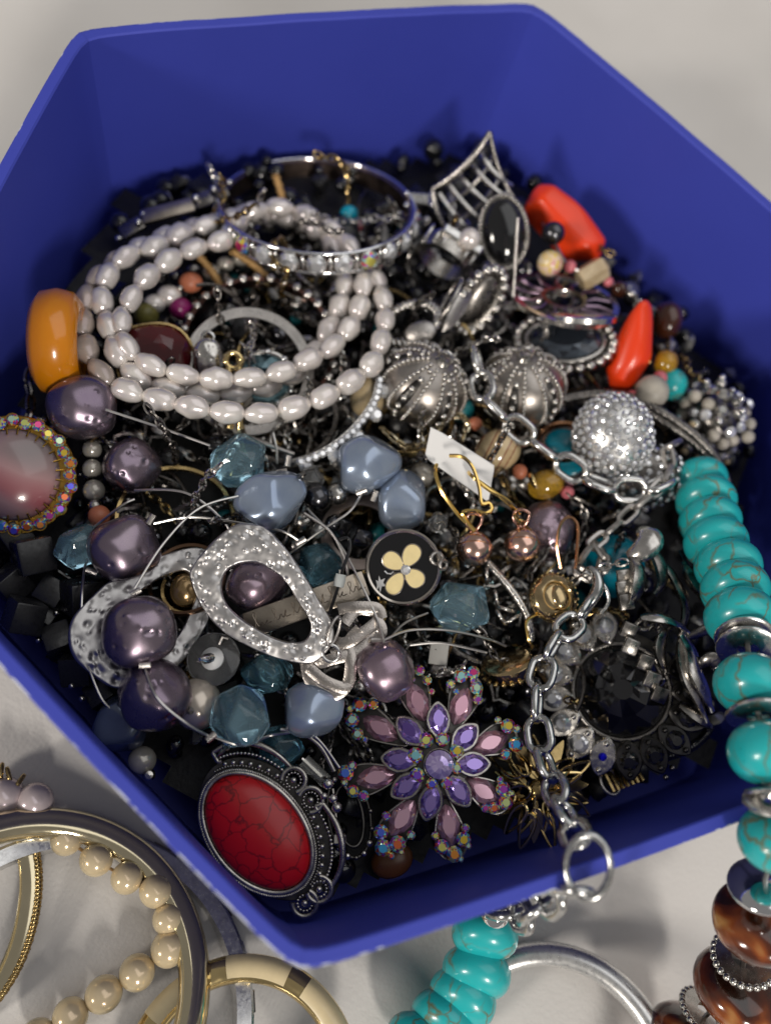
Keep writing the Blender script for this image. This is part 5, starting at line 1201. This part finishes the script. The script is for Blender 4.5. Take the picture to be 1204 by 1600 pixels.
# ------------------------------------------------------------------ red crackle brooch
RX, RY = 402, 1300
rbch = thing('red_stone_brooch', 'large oval red crackled stone in an ornate antique silver scroll frame', 'brooch', FR(RX, RY, -37, -47, 10, 4))
A_, B_ = 100, 64
obj('stone', cab(A_, B_, 26, 56, 12), REDST, rbch, T(0, 0, 2))
obj('bezel', tube(ell(A_ + 4, B_ + 4, 80, 2), 5, 8, True), ANTIQ, rbch)
obj('beaded_bezel', rope(ell(A_ + 9, B_ + 9, 300, 3), 2.8, 2, 80, 5, True), ANTIQ, rbch)
obj('back_plate', plate([(p[0], p[1]) for p in ell(A_ + 26, B_ + 18, 60)], 5), OXID, rbch, T(4, 12, -6))
def granrow(pts, r, z=0):
    m = MB(); m.angle = None
    for p in pts: m.join(ball(r, nu=8, nv=6), T(p[0], p[1], (p[2] if len(p) > 2 else 0) + z))
    return m
for q in range(4):
    t0 = 90 * q + 45
    if q in (2, 3): B0 = 0.72
    else: B0 = 1.0
    # a long scroll on each quarter
    if q in (2, 3) : continue
    arc = [(math.cos(math.radians(t0 + s)) * (A_ + 40 + 12 * math.cos(math.radians(s * 2.6))), math.sin(math.radians(t0 + s)) * (B_ + 40 + 12 * math.cos(math.radians(s * 2.6))), 4) for s in range(-30, 31, 3)]
    curl = [(arc[-1][0] * .93, arc[-1][1] * .93, 5), (arc[-1][0] * .88, arc[-1][1] * .89, 5), (arc[-2][0] * .87, arc[-2][1] * .88, 5)]
    obj('scroll', tube(cat(arc + curl, 60), lambda t: 3.2 + 2.6 * math.sin(math.pi * t), 8), ANTIQ, rbch)
    inner = [(math.cos(math.radians(t0 + s)) * (A_ + 29 + 6 * math.cos(math.radians(s * 2.6))), math.sin(math.radians(t0 + s)) * (B_ + 29 + 6 * math.cos(math.radians(s * 2.6))), 2) for s in range(-28, 29, 3)]
    obj('granule_row', granrow(inner, 3.0), ANTIQ_L, rbch)
    dots = [(math.cos(math.radians(t0 + s)) * (A_ + 20), math.sin(math.radians(t0 + s)) * (B_ + 20), 1) for s in range(-24, 25, 8)]
    obj('granule_row', granrow(dots, 4.4), ANTIQ_L, rbch)
    obj('granule_row', granrow([(math.cos(math.radians(t0 + s)) * (A_ + 15), math.sin(math.radians(t0 + s)) * (B_ + 15), 2) for s in range(-38, 39, 3)], 2.0), ANTIQ, rbch)
    # lobes at the ends of the axes
    tl = 90 * q
    for off in (-9, 9):
        if (tl + off) % 360 > 185 and (tl + off) % 360 < 340: continue
        ra = math.radians(tl + off); cx_, cy_ = math.cos(ra) * (A_ + 30), math.sin(ra) * (B_ + 30)
        obj('lobe', tube([(cx_ + 19 * math.cos(u), cy_ + 19 * math.sin(u), 4) for u in [ra - 2.2 + 4.4 * i / 22 for i in range(23)]], 4.2, 8), ANTIQ, rbch)
        obj('granule_row', granrow([(cx_ + 11.5 * math.cos(u), cy_ + 11.5 * math.sin(u), 2) for u in [2 * math.pi * i / 14 for i in range(14)]], 2.3), ANTIQ_L, rbch)
        obj('granule', GRAN, ANTIQ_L, rbch, T(cx_, cy_, 3) @ Matrix.Scale(11, 4))

# ------------------------------------------------------------------ aurora brooch at the left edge
ab = thing('rainbow_border_brooch', 'rosy grey domed stone ringed by rainbow rhinestones at the left wall', 'brooch', FR(22, 742, -33, 0, 0, -8))
obj('stone', cab(68, 72, 30, 48, 10), SMOKYCAB, ab)
obj('back_plate', plate([(p[0], p[1]) for p in ell(92, 94, 48)], 6), GOLDAB, ab, T(0, 0, -6))
for k in range(28):
    a = 2 * math.pi * k / 28; c = (82 + 4 * (k % 2)) ; lm = T(c * math.cos(a), c * math.sin(a), 2)
    s_ = obj('stone_cup', shared('stone_cup', lambda: lathe([(4, -5), (9.5, 0), (10.5, 4), (9, 4)], 12)), GOLDAB, ab, lm)
    obj('rainbow_rhinestone', BRILL_HI, AURORA, s_, T(0, 0, 4) @ R_('Z', k * 33) @ R_('X', 12) @ Matrix.Scale(20, 4))
    obj('prong', shared('prong', lambda: tube([(0, 0, -4), (2, 0, 8), (-8, 0, 12)], 1.5, 6)), GOLDAB, ab, R_('Z', math.degrees(a) + 6) @ T(71, 0, 6))
am = thing('amber_ring', 'thick amber yellow resin ring standing against the left wall', 'ring', FR(92, 535, -29, -3, 0, 80))
obj('band', lathe([(38, -34), (62, -36), (78, -24), (83, 0), (78, 24), (62, 36), (38, 34), (34, 0)], 72, True, angle=None), AMBER, am)
gs = thing('grey_pearl_strand', 'short strand of small golden grey pearls beside the amber ring', 'necklace', base_at(P3(150, 720, -40)))
for a, b, d, ma in ((145, 672, 26, GREYP), (144, 702, 30, GREYP), (144, 732, 30, GREYP), (147, 766, 34, GREYP), (155, 806, 34, SALMON), (148, 790, 22, ANTIQ), (144, 648, 26, GREYP)):
    obj('pearl' if ma is GREYP else 'salmon_bead' if ma is SALMON else 'spacer', ROUND, ma, gs, worldM=FR(a, b, -37) @ Matrix.Scale(d, 4))
sp_ = thing('dark_grey_pearl', 'single dark grey pearl with silver cap by the front left wall', 'bead', FR(222, 1188, -40)); obj('pearl', ROUND, GREYP, sp_, Matrix.Scale(44, 4)); obj('cap', lathe([(0, 14), (6, 12), (9, 4), (10, 0)], 14), ANTIQ_L, sp_, T(12, -22, 8))
lc = thing('dark_left_chain', 'gunmetal chain hanging under the amber ring at the left wall', 'chain', base_at(P3(45, 640, -40)))
chain(lc, [(48, 575, -38), (42, 600, -38), (50, 630, -38), (40, 660, -39), (30, 690, -40)], 0.0052, LINKF, GUN, wr=.11, seed=3)

# black cube beads along the left
kb = thing('black_cube_necklace', 'necklace of large satin black cube beads in the shadow at the left', 'necklace', base_at(P3(70, 900, -45)))
rr = random.Random(5)
for a, b, z, d, an in ((52, 868, -37, 54, 12), (128, 932, -38, 52, 4), (38, 962, -38, 50, -14), (92, 1000, -42, 44, 20), (18, 912, -41, 46, 40), (122, 1044, -42, 46, 10), (82, 925, -42, 42, -30), (24, 836, -42, 44, 33), (160, 1085, -44, 40, 30), (70, 960, -44, 40, 60), (105, 875, -43, 40, 15)):
    obj('cube_bead', shared('cube_bead', lambda: hull([(x, y, z_) for x in (-.5, .5) for y in (-.5, .5) for z_ in (-.5, .5)], 0.07, 2)), BLACKC, kb, worldM=FR(a, b, z, an, rr.uniform(-25, 25), rr.uniform(-25, 25)) @ Matrix.Scale(d, 4))
for a, b in ((88, 958), (112, 1072), (128, 1092), (170, 1040), (102, 900), (60, 1000)): obj('spacer', GRAN, ANTIQ_L, kb, worldM=FR(a, b, -41) @ Matrix.Scale(11, 4))
obj('thread', tube(cat(pts3([(30, 840, -44), (52, 868, -39), (132, 930, -41), (120, 1040, -43), (165, 1070, -44)]), 30), 0.0004, 5), BLACK, kb, worldM=Matrix.Identity(4))

# ------------------------------------------------------------------ black crystal ring with clear marquise stones
kr = thing('black_crystal_brooch', 'large black cut crystal edged with clear marquise stones under the lattice bracelet', 'brooch', FR(970, 1080, -33.5, 0, -4, 4))
obj('stone', gem(circ(70, 12, .2), 34, 0.22, 40), JET, kr)
obj('bezel', tube(ell(74, 74, 70), 4, 8, True), GUN, kr)
obj('back_plate', plate([(p[0], p[1]) for p in ell(96, 96, 48)], 5), OXID, kr, T(0, 0, -10))
for k in range(14):
    a = 101 + k * 21.5; L_ = T(0, 0, 0) @ R_('Z', a) @ T(104, 0, 0)
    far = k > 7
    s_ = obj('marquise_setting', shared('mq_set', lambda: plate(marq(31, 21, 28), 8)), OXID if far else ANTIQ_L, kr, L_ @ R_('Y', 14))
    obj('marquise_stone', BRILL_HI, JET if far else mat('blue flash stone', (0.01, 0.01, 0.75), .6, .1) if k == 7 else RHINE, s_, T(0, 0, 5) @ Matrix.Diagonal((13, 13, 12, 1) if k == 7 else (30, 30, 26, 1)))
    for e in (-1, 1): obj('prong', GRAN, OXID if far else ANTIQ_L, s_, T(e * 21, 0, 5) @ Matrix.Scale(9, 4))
# dark lattice bracelet
lb_ = thing('dark_lattice_bracelet', 'gunmetal openwork bracelet of leafy scrolls beside the turquoise strand', 'bracelet', base_at(P3(1040, 950, -30)))
def leafy(ctrl, r, ma=GUN, flat=0.5): obj('scroll', tube(cat(pts3([(a, b, z + 5) for a, b, z in ctrl]), 40), lambda t: 1.15 * r * (0.45 + 0.75 * math.sin(math.pi * min(1, t * 1.1)) ** 0.7), 8, flat=flat), ma, lb_, worldM=Matrix.Identity(4))
leafy([(980, 870, -27), (1000, 862, -25), (1016, 845, -24), (1012, 830, -25), (1030, 838, -27)], 0.0024, ANTIQ_L)
leafy([(985, 872, -27), (996, 895, -26), (992, 925, -26), (984, 945, -27)], 0.0030, ANTIQ)
leafy([(1010, 850, -28), (1030, 880, -26), (1034, 910, -27), (1022, 930, -28)], 0.0022)
leafy([(1022, 870, -28), (1050, 900, -28), (1070, 950, -28), (1062, 990, -28)], 0.0018)
leafy([(1062, 990, -27), (1078, 1020, -26), (1084, 1050, -26), (1098, 1078, -27), (1112, 1112, -28)], 0.0028, ANTIQ_L)
leafy([(1068, 985, -27), (1064, 1020, -27), (1072, 1060, -27), (1090, 1095, -28), (1104, 1128, -29)], 0.0022, ANTIQ)
leafy([(1090, 1040, -26), (1108, 1030, -25), (1116, 1045, -26)], 0.0018)
leafy([(1000, 965, -26), (1030, 966, -25), (1056, 975, -26), (1075, 988, -27)], 0.0018, ANTIQ_L)
leafy([(1040, 985, -27), (1030, 1015, -27), (1040, 1050, -28)], 0.0020)
leafy([(1060, 1000, -28), (1110, 980, -28), (1120, 960, -28), (1095, 930, -29), (1062, 860, -30)], 0.0017)
leafy([(1096, 930, -27), (1080, 905, -27), (1068, 880, -28)], 0.0026)
leafy([(1060, 1100, -30), (1090, 1120, -30), (1110, 1135, -31)], 0.0022)
for k, (a, b) in enumerate(((982, 985), (985, 1010), (1008, 1035), (1018, 1062), (1030, 1085), (974, 920), (978, 940), (975, 902))):
    obj('plate_link', hull([(x, y, z) for x in (-12, 12) for y in (-13, 13) for z in (-5, 5)], 3, 2), ANTIQ if k % 2 else GUN, lb_, worldM=FR(a, b, -22, -25 if k < 5 else 5, 10, 20))
for k, (a, b) in enumerate(((1008, 975), (1022, 972), (1036, 978))): obj('coil', LINK, ANTIQ_L, lb_, worldM=FR(a, b, -24, 70, 20, 40) @ Matrix.Scale(40, 4))
for k, (a, b) in enumerate(((1040, 1125), (1025, 1140), (1068, 1160), (1050, 1200), (1040, 1215))): obj('stud', GRAN, GUN, lb_, worldM=FR(a, b, -34) @ Matrix.Scale(10, 4))
rc_ = thing('black_lanyard', 'black twisted cord curving along the front right of the heap', 'cord', base_at(P3(1060, 1170, -40))); obj('twist', rope(cat(pts3([(1110, 1135, -33), (1090, 1160, -36), (1050, 1180, -38), (1000, 1186, -40)]), 80), 0.0012, 2, 14, 6), BLACK, rc_, worldM=Matrix.Identity(4))

# ------------------------------------------------------------------ gold leaf brooch behind the chain
gl = thing('gold_petal_brooch', 'old gold brooch of many pointed petals behind the silver chain', 'brooch', FR(840, 1235, -37, 0, -6, 4))
rr = random.Random(8)
for k in range(30):
    a = k * 137.5; r = 22 + 44 * math.sqrt(k / 30); L_ = R_('Z', a) @ T(r, 0, 14 - r * .16) @ R_('Y', 18 + rr.uniform(-12, 25)) @ R_('X', rr.uniform(-25, 25))
    o3 = [(28 * math.cos(t), 9.5 * math.sin(t) * (1 - .5 * math.cos(t))) for t in [2 * math.pi * q / 18 for q in range(18)]]
    if k % 3: obj('petal', tube([(x, y, 3 * (1 - (x / 28) ** 2)) for x, y in o3], 2.6, 6, True), OLDGOLD if k % 2 else GOLD, gl, L_)
    else: obj('petal', shared('gold_petal', lambda: plate([(28 * math.cos(t), 10 * math.sin(t) * (1 - .5 * math.cos(t))) for t in [2 * math.pi * q / 18 for q in range(18)]], 3)), GOLD if k % 2 else OLDGOLD, gl, L_)
obj('centre', ball(16, 16, 10, 16, 10), OLDGOLD, gl, T(0, 0, 10))
gl2 = thing('gold_comb_charm', 'small gold fringed charm with a silver ring near the front wall', 'charm', FR(972, 1212, -41, 20))
for k in range(7): obj('fringe', tube([(-24 + k * 8, 18 - k * 2, 0), (-22 + k * 8, -18, 4)], 3.4, 6), OLDGOLD, gl2)
obj('jump_ring', tube(ell(17, 20, 24), 3, 8, True), SATIN, gl2, T(-22, -2, 8) @ R_('Y', 40))
# dark beaded cage left of the flower brooch, small clear tube bead
cg = thing('dark_beaded_earring', 'blackened silver earring with tiny bead studs left of the flower brooch', 'earring', FR(545, 1275, -38, 0, 0))
for k, (rx, ry) in enumerate(((34, 62), (22, 46))): obj('hoop', tube(ell(rx, ry, 40), 3, 8, True), OXID, cg, R_('Z', 12) @ R_('Y', 15))
for k in range(16): obj('stud', GRAN, ANTIQ_L if k % 3 else GUN, cg, R_('Z', 12) @ T(34 * math.cos(k * .39), 62 * math.sin(k * .39), 4) @ Matrix.Scale(8 + (k % 3) * 2, 4))
obj('bar', hull([(x, y, z) for x in (-10, 10) for y in (-8, 8) for z in (-4, 4)], 2, 1), ANTIQ_L, cg, T(-14, -34, 8))
obj('post', tube([(-16, -34, 8), (-26, 40, 6)], 2.4, 6), GUN, cg)
for a, b, d in ((512, 1225, 20), (520, 1248, 16), (526, 1262, 18), (506, 1244, 12)): obj('stud', GRAN, ANTIQ_L, cg, worldM=FR(a, b, -33) @ Matrix.Scale(d, 4))
ctb = thing('clear_tube_bead', 'clear glass tube bead between the red and flower brooches', 'bead', FR(492, 1205, -35, -42)); obj('tube', tube([(-24, 0, 0), (0, 0, 0), (24, 0, 0)], 11, 14), mat('smoky glass', (.7, .7, .66), 0, .05, trans=.8), ctb); obj('rod', tube([(-28, 0, 0), (28, 0, 0)], 3, 6), ANTIQ_L, ctb)
ch = thing('bronze_hoop_wire', 'thin antique hoop wire arching above the red brooch', 'earring', base_at(P3(500, 1170, -36))); obj('wire', tube(cat(pts3([(440, 1140, -33), (470, 1146, -32), (500, 1166, -32), (522, 1205, -33)]), 30), 0.0006, 8), ANTIQ, ch, worldM=Matrix.Identity(4))
tbk = thing('tortoise_drop', 'dark amber drop below the flower brooch by the front wall', 'bead', FR(612, 1345, -46, 20)); obj('drop', ball(34, 26, 14, 18, 12), mat('dark amber', (0.14, 0.05, 0.015), 0, .3), tbk)
